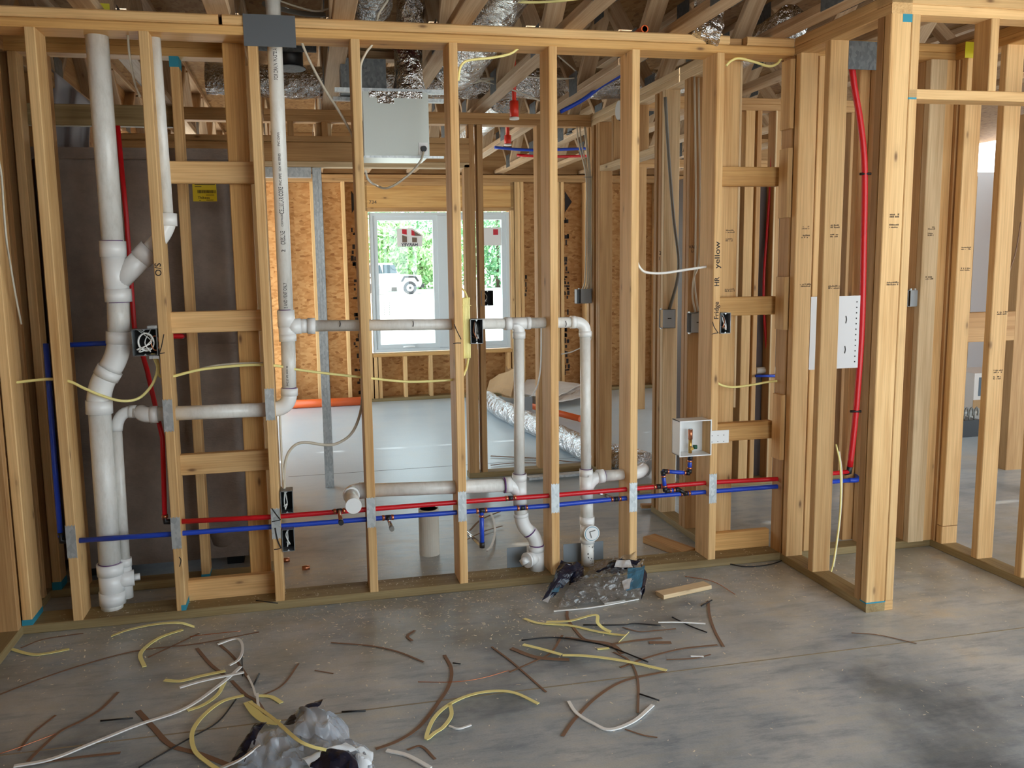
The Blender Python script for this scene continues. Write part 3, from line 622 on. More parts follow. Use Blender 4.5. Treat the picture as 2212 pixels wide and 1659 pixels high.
P = []; R = random.Random(3)
for r0, r1, c0, c1 in ((.42, .58, .2, .98),):
    x = a.x+lw*c0
    while x < a.x+lw*c1:
        ww = R.choice((.0012, .0022, .003)); P.append(boxvf(x, x+ww, SY-.0018, SY-.0013, b.z+lh*r0, b.z+lh*r1)); x += ww+R.choice((.0012, .002))
for r0, c0, c1 in ((.97, .1, .6), (.88, .1, .95), (.78, .1, .38), (.34, .55, .9), (.06, .25, .33), (.08, .55, .85)): P.append(boxvf(a.x+lw*c0, a.x+lw*c1, SY-.0018, SY-.0013, b.z+lh*(r0-.03), b.z+lh*r0))
tag(mk('label_print', *join(P), BI, lb), kind='stuff')
text('label_lettering', 'Thibeau', (a.x+lw*.2, SY-.0016, b.z+lh*.12), (1, 0, 0), (0, 0, 1), lh*.2, BI, lb, .95)
# sheets of poly behind the chase
V = []; F = []; Y = 1.15; q = [(92, 132), (192, 218), (196, 322), (100, 322)]
c = [pY(u, v, Y) for u, v in q]; n = 14
for j in range(n+1):
    for i in range(n+1):
        s, t = i/n, j/n; p = (c[0]*(1-s)+c[1]*s)*(1-t)+(c[3]*(1-s)+c[2]*s)*t
        V.append(p+Vector((0, .03*math.sin(s*14+t*3)+.02*noise.noise(p*9), 0)))
for j in range(n):
    for i in range(n): F.append((j*(n+1)+i, j*(n+1)+i+1, (j+1)*(n+1)+i+1, (j+1)*(n+1)+i))
PLY = plain('plastic_wrap', S(168, 166, 170), .3)
o = mk('plastic_sheet', V, F, PLY, None, True); tag(o, 'grey plastic sheet hanging above the shower unit', 'sheet')
sm_ = o.modifiers.new('s', 'SOLIDIFY'); sm_.thickness = .004
# second shower unit beyond the right bay
s2 = empty('shower_unit', (.45, 1.7, 0), 'lavender-grey shower unit in the next bathroom', 'shower')
SH2 = plain('acrylic_grey', S(128, 122, 126), .4)
slab('back_wall', uprof(.20, .85, Y2+.10, Y2+.32, .06), .25, 2.0, SH2, s2); box('pan', .21, .84, Y2+.12, Y2+.32, 0, .26, SH2, s2)
# ================================================================== DRAIN, WASTE AND VENT PIPE
PYY = .085
def cyl(name, a, b, r, mat, parent, seg=22, hollow=False):
    a, b = Vector(a), Vector(b)
    if not hollow: return tube(name, [a, b], r, mat, parent, seg)
    n = (b-a).normalized(); P = [a, b, b, b-n*.03]
    V, F = sweep(P, circ(1, seg), cap=False, rad=[r, r, r*.86, r*.86])
    return mk(name, V, F, mat, parent)
def hub(a, b, r, parent, name='coupling', mat=None): return cyl(name, a, b, r, mat or PVCW, parent)
def elbow(name, a, c, b, r, parent, mat=None, n=8):
    a, c, b = Vector(a), Vector(c), Vector(b); P = [((1-t)**2)*a+2*t*(1-t)*c+t*t*b for t in [i/n for i in range(n+1)]]
    o = tube(name, P, r, mat or PVCW, parent, 22); return o
def ring(p, n, r, parent): n = Vector(n).normalized(); p = Vector(p); return cyl('primer_ring', p-n*.003, p+n*.003, r, PRIMER, parent)
q = lambda u, v, Y=.106: pY(u, v, Y)
# -- main stack
R3 = .0435; R4 = .0475
st = empty('drain_stack', q(243, 1318), 'fat white waste stack with wye branch in the left bay', 'pipe')
t0 = q(209, 76); t0.z = HP+.03; a1 = q(244, 526)
cyl('stack_pipe', t0, a1, R3, PVC, st); d = (a1-t0).normalized()
hub(q(243, 521), q(245, 556), .052, st, 'wye_hub'); ring(q(243, 521), d, .0445, st)
cyl('wye_body', q(245, 552), q(254, 640), .049, PVCW, st)
br0, br1 = q(252, 612), q(318, 545); cyl('wye_branch', br0, br1, .043, PVCW, st); hub(q(303, 560), q(325, 538), .047, st, 'branch_hub')
e1, e2, e3 = q(322, 541), q(360, 505), q(364, 470); elbow('branch_elbow', e1, e2, e3, .034, st); hub(q(363, 488, .1), q(362, 461, .1), .037, st, 'branch_hub')
cyl('branch_vent', q(362, 470, .1), (q(333, 78, .1).x, .1, HP+.02), .024, PVC, st)
hub(q(254, 624), q(256, 652), .053, st); ring(q(256, 652), d, .0445, st)
cyl('stack_pipe', q(255, 645), q(257, 722), R3, PVC, st)
hub(q(257, 716), q(257, 742), .051, st, 'elbow_hub')
elbow('eighth_bend', q(257, 738), q(256, 768), q(238, 796), .0475, st); cyl('stack_pipe', q(243, 788), q(232, 806), R3, PVC, st)
hub(q(238, 797), q(228, 815), .053, st, 'elbow_hub'); elbow('eighth_bend', q(229, 812), q(213, 838), q(214, 872), .0485, st)
hub(q(214, 864), q(215, 893), .053, st, 'elbow_hub')
cyl('stack_pipe', q(215, 888), q(238, 1222), R4-.003, PVC, st)
hub(q(237, 1216), q(239, 1240), .0535, st, 'tee_hub'); ring(q(237, 1216), (0, 0, 1), .046, st)
cyl('cleanout_tee', q(239, 1236), q(243, 1282), .050, PVCW, st); hub(q(242, 1276), q(244, 1303), .0535, st, 'tee_hub')
bz = q(243, 1318); cyl('stack_pipe', q(243, 1298), (bz.x, .106, .036), R4-.003, PVC, st)
c0 = q(243, 1254); cyl('cleanout_branch', c0, c0+Vector((.085, .015, 0)), .034, PVCW, st); cyl('cleanout_plug', c0+Vector((.085, .015, 0)), c0+Vector((.108, .019, 0)), .016, PVCW, st, 4)
q = lambda u, v, Y=PYY: pY(u, v, Y)
# thin re-vent beside the stack
rv = empty('revent_pipe', q(270, 1290, .12), 'thin white vent pipe alongside the waste stack', 'pipe')
k = .13; elbow('elbow', q(283, 889, k), q(254, 890, k), q(252, 930, k), .024, rv); cyl('vent_pipe', q(252, 925, k), q(270, 1212, k), .021, PVC, rv)
hub(q(270, 1205, k), q(271, 1222, k), .027, rv); cyl('reducer', q(271, 1218, k), q(276, 1290, k), .024, PVCW, rv)
hub(q(279, 889, k), q(295, 889, k), .028, rv); 
# -- vent drop and the lateral to the stack
vt = empty('vent_stack', q(625, 850), 'white printed vent pipe dropping through the steel plate', 'pipe')
v0 = q(594, 110); v1 = q(618, 676); dv = (v0-v1).normalized(); cyl('vent_pipe', v1, v0+dv*.62, .0302, PVC, vt); axis = (v1, dv)
hub(q(617, 670), q(619, 706), .0365, vt, 'tee_hub'); ring(q(617, 670), dv, .0312, vt); cyl('tee', q(619, 700), q(621, 730), .035, PVCW, vt); hub(q(621, 722), q(622, 737), .0365, vt, 'tee_hub')
tb0, tb1 = q(620, 706), q(650, 704); cyl('tee_branch', tb0, tb1, .033, PVCW, vt)
cyl('vent_pipe', q(622, 733), q(625, 842), .0302, PVC, vt); hub(q(625, 838), q(625, 854), .036, vt, 'elbow_hub'); ring(q(625, 838), dv, .0312, vt)
elbow('quarter_bend', q(625, 850), q(625, 884), q(586, 884), .033, vt, n=10)
cyl('lateral_pipe', q(590, 884), q(330, 895), .0302, PVC, vt); hub(q(342, 895), q(325, 896), .0365, vt, 'elbow_hub')
elbow('street_elbow', q(330, 896), q(306, 897), q(306, 890, .125), .033, vt); cyl('lateral_pipe', q(312, 890, .125), q(288, 890, .125), .025, PVC, vt)
# lettering printed along the vent pipe, running up
def pipe_text(s, va, size, sx=1.): 
    o = q(600, va); ax = v1+dv*((o-v1).dot(dv)); n = Vector((0, -1, 0)); n = (n-dv*n.dot(dv)).normalized(); yd = n.cross(dv)
    text('pipe_print', s, ax, dv, yd, size, INK, vt, sx, cyl=(ax, .0306))
pipe_text('2', 545, .022); pipe_text('CRESLINE', 529, .026, .5); pipe_text('COEXTRUDED', 490, .011, .75); pipe_text('CELLULAR CORE', 463, .026, .56); pipe_text('PVC PIPE', 402, .015, .85); pipe_text('SCH 40 SERIES', 372, .013, .9); pipe_text('PVC DWV', 318, .014, .9); pipe_text('FOR DRAIN WASTE A', 176, .022, .58)
def pipe_text2(s, ua, va, size, sx=1.):
    ax = q(ua, va); d2 = (q(622, 735)-q(625, 842)).normalized(); n = Vector((-.25, -1, 0)); n = (n-d2*n.dot(d2)).normalized(); text('pipe_print', s, ax, d2, n.cross(d2), size, INK, vt, sx, cyl=(ax, .0306))
pipe_text2('PVC 2" IPS SCH 40', 625, 832, .011)
pipe_text('E AND VENT ONLY', 666, .02, .62)
# -- upper vent loop
R15 = .0244
vl = empty('vent_loop', q(900, 700), 'horizontal white vent pipe crossing the window with two drops', 'pipe')
hub(tb1-Vector((.01, 0, 0)), q(664, 704), .0305, vl, 'reducer'); hub(q(664, 704), q(681, 704), .0345, vl)
h0, h1 = q(678, 704), q(1096, 699); cyl('vent_pipe', h0, h1, R15, PVC, vl)
hub(q(1090, 699), q(1104, 699), .029, vl, 'tee_hub'); cyl('tee', q(1100, 699), q(1142, 698), .0275, PVCW, vl); hub(q(1136, 698), q(1145, 698), .029, vl, 'tee_hub')
elbow('tee_leg', q(1106, 699), q(1121, 699), q(1121, 724), .0275, vl); hub(q(1121, 716), q(1121, 731), .0295, vl, 'tee_hub')
cyl('drop_pipe', q(1121, 725), q(1122, 1030), R15, PVC, vl)
cyl('vent_pipe', q(1140, 698), q(1238, 696), R15, PVC, vl); hub(q(1232, 696), q(1242, 696), .0295, vl, 'elbow_hub')
elbow('quarter_bend', q(1240, 696), q(1264, 695), q(1264, 720), .027, vl); hub(q(1264, 715), q(1264, 727), .0295, vl, 'elbow_hub')
cyl('drop_pipe', q(1264, 722), q(1266, 1020), R15, PVC, vl)
for u in (611, 734, 892, 1222): stroke('pen_mark', [q(u, 693, PYY-.027), q(u+1, 700, PYY-.03), q(u, 706, PYY-.027)], .004, (0, -1, 0), INK, vl) if u > 640 else None
# -- sink drain : tee, arm to the capped stub, offset and cleanout
dr = empty('sink_drain', q(1158, 1226), 'white drain with offset bends and side cleanout plug', 'pipe')
cyl('tee_hub', q(1122, 1023), q(1122, 1038), .0345, PVCW, dr); ring(q(1122, 1024), (0, 0, 1), .0305, dr)
cyl('sanitary_tee', q(1122, 1034), q(1124, 1092), .0325, PVCW, dr); hub(q(1089, 1048), q(1104, 1047), .0365, dr, 'tee_hub'); ring(q(1089, 1048), (1, 0, 0), .037, dr); elbow('tee_branch', q(1098, 1048), q(1114, 1048), q(1123, 1070), .031, dr)
arm1 = q(1096, 1048); arm0 = q(778, 1060); cyl('arm_pipe', arm0, arm1, .0302, PVC, dr)
hub(q(797, 1059), q(776, 1060), .0365, dr, 'elbow_hub'); ec = q(757, 1061); elbow('quarter_bend', q(780, 1060), ec, ec+Vector((0, -.07, 0)), .034, dr, n=8); hub(ec+Vector((0, -.05, 0)), ec+Vector((0, -.075, 0)), .0365, dr, 'elbow_hub')
cyl('stub_pipe', ec+Vector((0, -.06, 0)), ec+Vector((0, -.235, 0)), .0302, PVC, dr); cyl('test_cap', ec+Vector((0, -.232, 0)), ec+Vector((0, -.240, 0)), .0335, WHITE, dr, 32)
cyl('drain_pipe', q(1124, 1085), q(1125, 1112), .0302, PVC, dr); hub(q(1125, 1108), q(1126, 1116), .0345, dr, 'elbow_hub')
elbow('eighth_bend', q(1126, 1112), q(1127, 1136), q(1143, 1148), .033, dr); ring(q(1144, 1149), (q(1150, 1156)-q(1138, 1142)), .0345, dr)
elbow('eighth_bend', q(1143, 1147), q(1158, 1160), q(1159, 1182), .033, dr); hub(q(1159, 1178), q(1159, 1190), .037, dr, 'tee_hub'); ring(q(1159, 1177), (0, 0, 1), .0345, dr)
bq = q(1159, 1226, .095); cyl('cleanout_tee', q(1159, 1186), (bq.x, PYY, .034), .035, PVCW, dr)
cc = q(1159, 1203); cyl('cleanout_branch', cc, cc+Vector((-.052, -.03, 0)), .032, PVCW, dr); hub(cc+Vector((-.046, -.027, 0)), cc+Vector((-.058, -.034, 0)), .036, dr, 'branch_hub'); cyl('cleanout_plug', cc+Vector((-.058, -.034, 0)), cc+Vector((-.082, -.048, 0)), .021, PVCW, dr, 4)
# -- second drain
d2 = empty('waste_drain', q(1268, 1218), 'white waste pipe with round cleanout cap marked by an L', 'pipe')
hub(q(1266, 1013), q(1266, 1028), .0315, d2, 'wye_hub'); ring(q(1266, 1013), (0, 0, 1), .0285, d2); cyl('wye_body', q(1266, 1024), q(1267, 1075), .0315, PVCW, d2)
elbow('wye_branch', q(1268, 1062), q(1272, 1034), q(1298, 1029), .0285, d2); hub(q(1290, 1030), q(1304, 1028), .033, d2, 'branch_hub'); ring(q(1304, 1028), (1, 0, 0), .0300, d2)
cyl('branch_pipe', q(1300, 1029), q(1366, 1023), .0262, PVC, d2); elbow('quarter_bend', q(1362, 1023), q(1386, 1021), q(1388, 1012, .2), .031, d2)
cyl('waste_pipe', q(1267, 1070), q(1268, 1120), .0302, PVC, d2); hub(q(1268, 1115), q(1268, 1131), .0355, d2, 'tee_hub'); cyl('cleanout_tee', q(1268, 1127), q(1269, 1162), .0335, PVCW, d2); hub(q(1269, 1158), q(1269, 1171), .0355, d2, 'tee_hub')
cb = q(1268, 1218, .095); cyl('waste_pipe', q(1269, 1166), (cb.x, PYY, .034), .0302, PVC, d2)
cc = q(1268, 1143); cyl('cleanout_branch', cc, cc+Vector((.0, -.062, 0)), .0355, PVCW, d2)
cp = cyl('cleanout_cap', cc+Vector((0, -.06, 0)), cc+Vector((0, -.070, 0)), .038, PVCW, d2, 32); cyl('cap_ring', cc+Vector((0, -.0695, 0)), cc+Vector((0, -.0705, 0)), .034, BLUEP, cp, 32); cyl('cap_face', cc+Vector((0, -.070, 0)), cc+Vector((0, -.0712, 0)), .0315, PVCW, cp, 32)
for p_, r_ in (((-.012, .010), (.016, .016)), ((-.012, .012), (-.003, -.02))):
    stroke('cap_slot', [cc+Vector((p_[0], -.0715, p_[1])), cc+Vector(((p_[0]+r_[0])/2, -.0715, (p_[1]+r_[1])/2)), cc+Vector((r_[0], -.0715, r_[1]))], .005, (0, -1, 0), GREY, cp)
SP = []; R = random.Random(5)
for i in range(16):
    t = math.pi*1.5+R.uniform(-.3, 1.0); z = R.uniform(.05, .16); c_ = Vector((cb.x+.0307*math.cos(t), PYY+.0307*math.sin(t), z)); u_ = Vector((-math.sin(t), math.cos(t), 0)); s_ = R.uniform(.002, .005)
    SP.append(([c_-u_*s_, c_+Vector((0, 0, -s_)), c_+u_*s_*.8, c_+Vector((0, 0, s_*1.2))], [(0, 1, 2, 3)]))
tag(mk('dirt_speck', *join(SP), DARK, d2), kind='stuff')
# grey steel guards behind the two drains
for u0, u1, v0, v1, lab in ((1095, 1138, 1184, 1226, 'grey steel guard plate behind the side cleanout'), (1217, 1303, 1176, 1218, 'grey steel guard plate behind the round cleanout')):
    a, b = pY(u0, v0, WD+.002), pY(u1, v1, WD+.002); o = box('guard_plate', a.x, b.x, WD+.001, WD+.004, T*.6, a.z, plain('guard_steel', S(132, 140, 146), .5, .4)); tag(o, lab, 'plate')
# cut sleeve in the slab behind the wall
sp0 = pZ(928, 1196); sl = empty('floor_sleeve', sp0, 'dirty white pipe sleeve standing out of the slab behind the wall', 'pipe'); zs = pY(928, 1098, sp0.y).z
SLV = plain('dirty_pvc', S(224, 218, 204), .6); cyl('sleeve', (sp0.x, sp0.y, 0), (sp0.x, sp0.y, zs), .052, SLV, sl, 28, True); cyl('foam_plug', (sp0.x, sp0.y, zs-.02), (sp0.x, sp0.y, zs-.006), .046, PVC, sl, 24)
# ================================================================== PEX
PX = .042
def pexline(name, pts, mat, label, r=.0111):
    e_ = empty(name, pts[0], label, 'pipe'); tube('pex_tube', pts, r, mat, e_, 12); return e_
def crimp(e_, p, dirv, n=2, tee=None, gap=.032):
    p = Vector(p); d_ = Vector(dirv).normalized()
    tube('tee_fitting', [p-d_*gap, p+d_*gap], .0092, BLACK, e_, 10); tube('tee_fitting', [p-d_*.011, p+d_*.011], .0122, BLACK, e_, 10)
    for s in (-1, 1): tube('crimp_ring', [p+d_*(s*gap*.62-.0055), p+d_*(s*gap*.62+.0055)], .0128, COPPER, e_, 12)
    if tee is not None:
        t = Vector(tee); tube('tee_fitting', [p, p+t.normalized()*.03], .0092, BLACK, e_, 10)
        tube('crimp_ring', [p+t.normalized()*.017, p+t.normalized()*.027], .0122, COPPER, e_, 12)
z_r = [(386, 1127), (597, 1116), (800, 1100), (1000, 1084), (1195, 1070), (1365, 1056), (1538, 1042), (1690, 1034), (1832, 1019)]
z_b = [(166, 1168), (380, 1153), (597, 1137), (838, 1118), (1040, 1103), (1190, 1092), (1330, 1078), (1480, 1066), (1690, 1050), (1852, 1036)]
rp = [pY(u, v, PX) for u, v in z_r]; bp = [pY(u, v, PX) for u, v in z_b]
XD = Vector((1, 0, 0))
rd = pexline('hot_water_line', rp, RED, 'red water line running through the studs below the drains')
for u, v in ((733, 1104), (1103, 1076), (1422, 1051)): crimp(rd, pY(u, v, PX), XD)
p = pY(733, 1104, PX); tube('stub_out', [p, p+Vector((0, -.16, 0))], .0085, COPPER, rd, 12); tube('stub_cap', [p+Vector((0, -.155, 0)), p+Vector((0, -.178, 0))], .0112, BLACK, rd, 12)
bl = pexline('cold_water_line', bp, BLUE, 'blue water line running through the studs under the red one')
for u, v in ((838, 1118), (1040, 1103), (1128, 1097), (1330, 1078), (1480, 1066)): crimp(bl, pY(u, v, PX), XD)
CHR = plain('chrome', S(200, 204, 208), .15, 1)
p = pY(838, 1118, PX); tube('stub_out', [p, p+Vector((0, -.15, 0))], .0085, CHR, bl, 12); tube('stub_cap', [p+Vector((0, -.148, 0)), p+Vector((0, -.17, 0))], .011, GREY, bl, 12)
p = pY(1040, 1103, PX); pb = Vector((p.x, PX, pY(1040, 1180, PX).z)); tube('branch_tube', [p, pb], .0105, BLUE, bl, 12); tube('crimp_ring', [p+Vector((0, 0, -.02)), p+Vector((0, 0, -.03))], .0125, COPPER, bl, 12); tube('elbow_fitting', [pb+Vector((0, 0, .02)), pb+Vector((0, 0, -.006))], .0125, BLACK, bl, 10); tube('stub_out', [pb, pb+Vector((-.045, .19, .02))], .0085, CHR, bl, 12)
p = pY(1330, 1078, PX); tube('stub_out', [p, p+Vector((-.05, .15, .0))], .0085, CHR, bl, 12)
# riser to the ice-maker box
pts = [(1480, 1066), (1466, 1057), (1437, 1061), (1432, 1018), (1489, 1022), (1491, 985)]; pp = [pY(u, v, PX-.012) for u, v in pts]; tube('branch_tube', [pp[0], pp[1]], .0085, BLACK, bl, 10)
for a, b in zip(pp[1:], pp[2:]):
    tube('branch_tube', [a, b], .0098, BLUE, bl, 12); d_ = (b-a).normalized()
    for s, e_ in ((a, 1), (b, -1)): tube('elbow_fitting', [s, s+d_*(.018*e_)], .0118, BLACK, bl, 10); tube('crimp_ring', [s+d_*(.02*e_), s+d_*(.029*e_)], .0122, COPPER, bl, 10)
# risers on the left
rr = pexline('hot_riser', [pY(254, 272, .3), pY(272, 460, .3), pY(290, 705, .3), pY(318, 800, .26), pY(351, 945, .12), pY(356, 1122, PX)], RED, 'red water riser behind the waste stack and left box', .0105)
e0 = pY(357, 1127, PX); tube('elbow_fitting', [pY(356, 1112, PX), e0, rp[0]], .0125, BLACK, rr, 10); tube('crimp_ring', [pY(356, 1112, PX), pY(356, 1118, PX)], .0135, COPPER, rr, 10)
br_ = pexline('cold_riser', [pY(99, 742, .12), pY(108, 860, .1), pY(118, 1000, .08), pY(131, 1160, PX)], BLUE, 'blue water riser left of the waste stack', .0115); tube('elbow_fitting', [pY(131, 1150, PX), pY(132, 1169, PX), bp[0]], .0125, BLACK, br_, 10)
tag(tube('water_branch', [pY(152, 745, .3), pY(235, 741, .3), pY(262, 738, .56)], .011, BLUE), 'short blue water branch behind the waste stack', 'pipe'); tag(tube('water_branch', [pY(300, 726, .3), pY(390, 726, .3), pY(398, 726, .56)], .012, RED), 'short red water branch behind the ladder blocks', 'pipe')
# red riser in the hall corner
hr = [pY(u, v, .035) for u, v in ((1837, 150), (1846, 190), (1858, 260), (1866, 330), (1868, 400), (1866, 520), (1862, 700), (1853, 840), (1845, 930), (1836, 1008))]; hr[0].z = HP+.01
hp = empty('hall_riser', hr[-1], 'thick red water riser bowed inside the hall corner framing', 'pipe'); tube('pex_tube', hr, .0145, RED, hp, 12, 5); tube('elbow_fitting', [pY(1836, 1006, .035), pY(1834, 1020, .045), pY(1824, 1021, .052)], .0145, BLACK, hp, 10)
for u, v in ((1869, 376), (1848, 888)): c_ = pY(u, v, .035); tube('pipe_clip', [c_-Vector((.03, 0, 0)), c_+Vector((.02, -.016, 0))], .006, BLACK, hp, 8)
tag(tube('stub_elbow', [bp[-1]+Vector((-.05, 0, 0)), bp[-1], bp[-1]+Vector((.03, .05, .015))], .0125, BLUE, None, 10, 4), 'blue elbow at the end of the cold line in the hall corner', 'pipe')
# thin tubes in the next bathroom
tag(tube('water_tube', [pY(1658, 770, Y2+.05), pY(1652, 700, Y2+.05), pY(1650, 610, Y2+.05), pY(1657, 500, Y2+.05), pY(1664, 400, Y2+.05), pY(1668, 330, Y2+.05)], .0085, RED, None, 8, 5), 'thin red tube climbing inside the next bathroom wall', 'pipe'); tag(tube('water_tube', [pY(1632, 812, Y2-.02), pY(1690, 812, Y2-.02)], .009, BLUE), 'thin blue tube crossing the next bathroom wall', 'pipe'); tag(tube('drain_line', [pY(1632, 800, Y2+.06), pY(1690, 799, Y2+.06)], .022, PVC), 'white pipe crossing behind the next bathroom studs', 'pipe')
# ================================================================== ICE-MAKER BOX
a, b = pY(1469, 911, .0), pY(1535, 982, .0); y1 = .085; t = .003
ib = empty('outlet_box', ((a.x+b.x)/2, .04, b.z), 'white plastic outlet box with brass valve on the fridge stud', 'box')
bx0, bx1, bz0, bz1 = a.x, b.x, b.z, a.z
mk('shell', *join([boxvf(bx0, bx0+t, 0, y1, bz0, bz1), boxvf(bx1-t, bx1, 0, y1, bz0, bz1), boxvf(bx0, bx1, 0, y1, bz0, bz0+t), boxvf(bx0, bx1, 0, y1, bz1-t, bz1), boxvf(bx0, bx1, y1-t, y1, bz0, bz1)]), WHITE, ib)
frame('rim', bx0-.002, bx1+.002, bz0-.002, bz1+.002, .005, -.004, .001, WHITE, ib)
m0, m1 = pY(1535, 931, -.004), pY(1574, 956, -.004); st_ = box('mounting_strap', m0.x, m1.x, -.0045, -.0015, m1.z, m0.z, WHITE, ib)
for i in range(2):
    for j in range(3): tube('nail_hole', [(m0.x+.008+.03*j, -.0048, m1.z+.008+i*.03), (m0.x+.008+.03*j, -.0044, m1.z+.008+i*.03)], .0022, DARK, st_, 8)
vx = pY(1491, 960, .045).x; vy = .045
tube('valve_body', [(vx, vy, bz0-.02), (vx, vy, bz0+.03), (vx, vy, bz0+.075)], .0085, BRASS, ib, 14); tube('valve_outlet', [(vx-.004, vy-.03, bz0+.03), (vx, vy, bz0+.032)], .0075, BRASS, ib, 12)
tube('arrestor', [(vx, vy, bz0+.07), (vx, vy, bz0+.118)], .0105, COPPER, ib, 14); tube('arrestor', [(vx, vy, bz0+.118), (vx, vy, bz0+.122)], .009, CHR, ib, 14)
tube('valve_knob', [(vx+.012, vy-.005, bz0+.033), (vx+.03, vy-.01, bz0+.033)], .0105, GREEN, ib, 8)
# ================================================================== ELECTRICAL BOXES
def openbox(x0, x1, y0, y1, z0, z1, t=.0022, face='-y'):
    b_ = [boxvf(x0, x1, y0, y1, z0, z0+t), boxvf(x0, x1, y0, y1, z1-t, z1)]
    if face == '-y': b_ += [boxvf(x0, x0+t, y0, y1, z0, z1), boxvf(x1-t, x1, y0, y1, z0, z1), boxvf(x0, x1, y1-t, y1, z0, z1)]
    else: b_ += [boxvf(x0, x1, y0, y0+t, z0, z1), boxvf(x0, x1, y1-t, y1, z0, z1), boxvf(x1-t, x1, y0, y1, z0, z1)]
    return join(b_)
def ebox(u0, v0, u1, v1, Y, label, mat=BOXM, depth=.065, wires=4, ears=True, seed=1, grp=None):
    a, b = pY(u0, v0, Y), pY(u1, v1, Y); R = random.Random(seed)
    e_ = empty('electrical_box', ((a.x+b.x)/2, Y, b.z), label, 'electrical box', grp)
    mk('box_shell', *openbox(a.x, b.x, Y, Y+depth, b.z, a.z), mat, e_); box('box_shade', a.x+.003, b.x-.003, Y+depth-.006, Y+depth-.003, b.z+.003, a.z-.003, DARK, e_)  # near-black sheet stands in for the shade inside the box
    xm = (a.x+b.x)/2
    if ears:
        for z, s in ((a.z, -1), (b.z, 1)): mk('screw_ear', [(xm-.007, Y+.001, z), (xm+.007, Y+.001, z), (xm, Y+.001, z+s*.009), (xm-.007, Y+.003, z), (xm+.007, Y+.003, z), (xm, Y+.003, z+s*.009)], [(0, 2, 1), (3, 4, 5), (0, 1, 4, 3), (1, 2, 5, 4), (2, 0, 3, 5)], GALV, e_)
    for i in range(wires):
        x = a.x+.012+(b.x-a.x-.024)*R.random(); x2 = a.x+.012+(b.x-a.x-.024)*R.random()
        tube('wire', [(x, Y+.05, a.z-.004), (x2, Y+.018, (a.z+b.z)/2+R.uniform(-.015, .02)), (x, Y+.012, b.z+R.uniform(.012, .03)), (x2, Y+.04, b.z+.03)], .0022, R.choice((WHT, BLACK, COPPER, WHT)), e_, 6, 5)
    return e_, a, b
e1, a, b = ebox(283, 712, 341, 768, -.008, 'steel two-gang box with coiled wires beside the waste stack', depth=.07, wires=3)
tube('wire', [(a.x+.05+.03*math.cos(t_*.6), .005+.001*t_, (a.z+b.z)/2+.036*math.sin(t_*.6)) for t_ in range(20)], .003, WHT, e1, 7, 3); tube('wire', [(a.x+.085+.015*math.cos(t_*.8), .012, (a.z+b.z)/2-.005+.03*math.sin(t_*.8)) for t_ in range(12)], .0025, COPPER, e1, 7, 3)
[box('bracket', a.x+.06, b.x+.002, .0, .05, z_, z_+.012, GALV, e1) for z_ in (a.z+.001, b.z-.014)]
ebox(605, 1062, 634, 1108, -.006, 'upper of two steel outlet boxes on the plated stud', wires=3, seed=4); ebox(608, 1145, 637, 1190, -.006, 'lower of two steel outlet boxes on the plated stud', wires=3, seed=9)
ebox(1016, 690, 1044, 742, -.006, 'steel box full of wires beside the yellow cable bundle', wires=6, seed=2); ebox(1557, 676, 1578, 720, -.002, 'steel outlet box next to the fridge lettering', wires=5, seed=6)
# boxes on the framed wall behind
ebox(1040, 628, 1066, 660, YB-.006, 'dark box on the cased opening jamb in front of the window', STEELG, wires=2, seed=11)
def gbox(u0, v0, u1, v1, Y, label, depth=.06):
    a, b = pY(u0, v0, Y), pY(u1, v1, Y); e_ = empty('electrical_box', ((a.x+b.x)/2, Y, b.z), label, 'electrical box'); mk('box_shell', *openbox(a.x, b.x, Y, Y+depth, b.z, a.z), BOXG, e_); box('cover', a.x+(b.x-a.x)*.22, b.x, Y-.003, Y-.0005, b.z+.002, a.z-.002, BOXG, e_)
    for x in (a.x+.015, b.x-.015): box('screw_ear', x-.004, x+.004, Y-.002, Y+.006, a.z, a.z+.008, GALV, e_)
    return e_
gbox(1128, 858, 1150, 886, YB-.004, 'small grey box low on the framed wall stud'); gbox(1246, 625, 1284, 655, YB-.004, 'grey two-gang box under the bundle of cables', .05)
def sbox(u0, v0, u1, v1, Y, label, seed):
    a, b = pY(u0, v0, Y), pY(u1, v1, Y); x0 = XC-.006; e_ = empty('electrical_box', (x0, Y, b.z), label, 'electrical box'); mk('box_shell', *openbox(x0, x0+.075, Y-.055, Y-.001, b.z, a.z, face='-x'), BOXG, e_); box('knockout', x0+.028, x0+.05, Y-.0562, Y-.0552, (a.z+b.z)/2, (a.z+b.z)/2+.005, DARK, e_)
    for z in (a.z, b.z-.006): box('screw_ear', x0-.002, x0+.004, Y-.036, Y-.02, z, z+.006, GALV, e_)
    box('box_shade', x0+.068, x0+.071, Y-.05, Y-.006, b.z+.004, a.z-.004, DARK, e_)  # dark sheet paints the shade at the back of the switch box
sbox(1417, 668, 1449, 707, .82, 'grey switch box on the closet stud by the daylight slit', 1); sbox(1479, 675, 1509, 717, .47, 'grey switch box on the closet stud behind the fridge stud', 2)
gbox(1962, 627, 1981, 662, YH-.0, 'grey box deep in the gap beside the hall post')
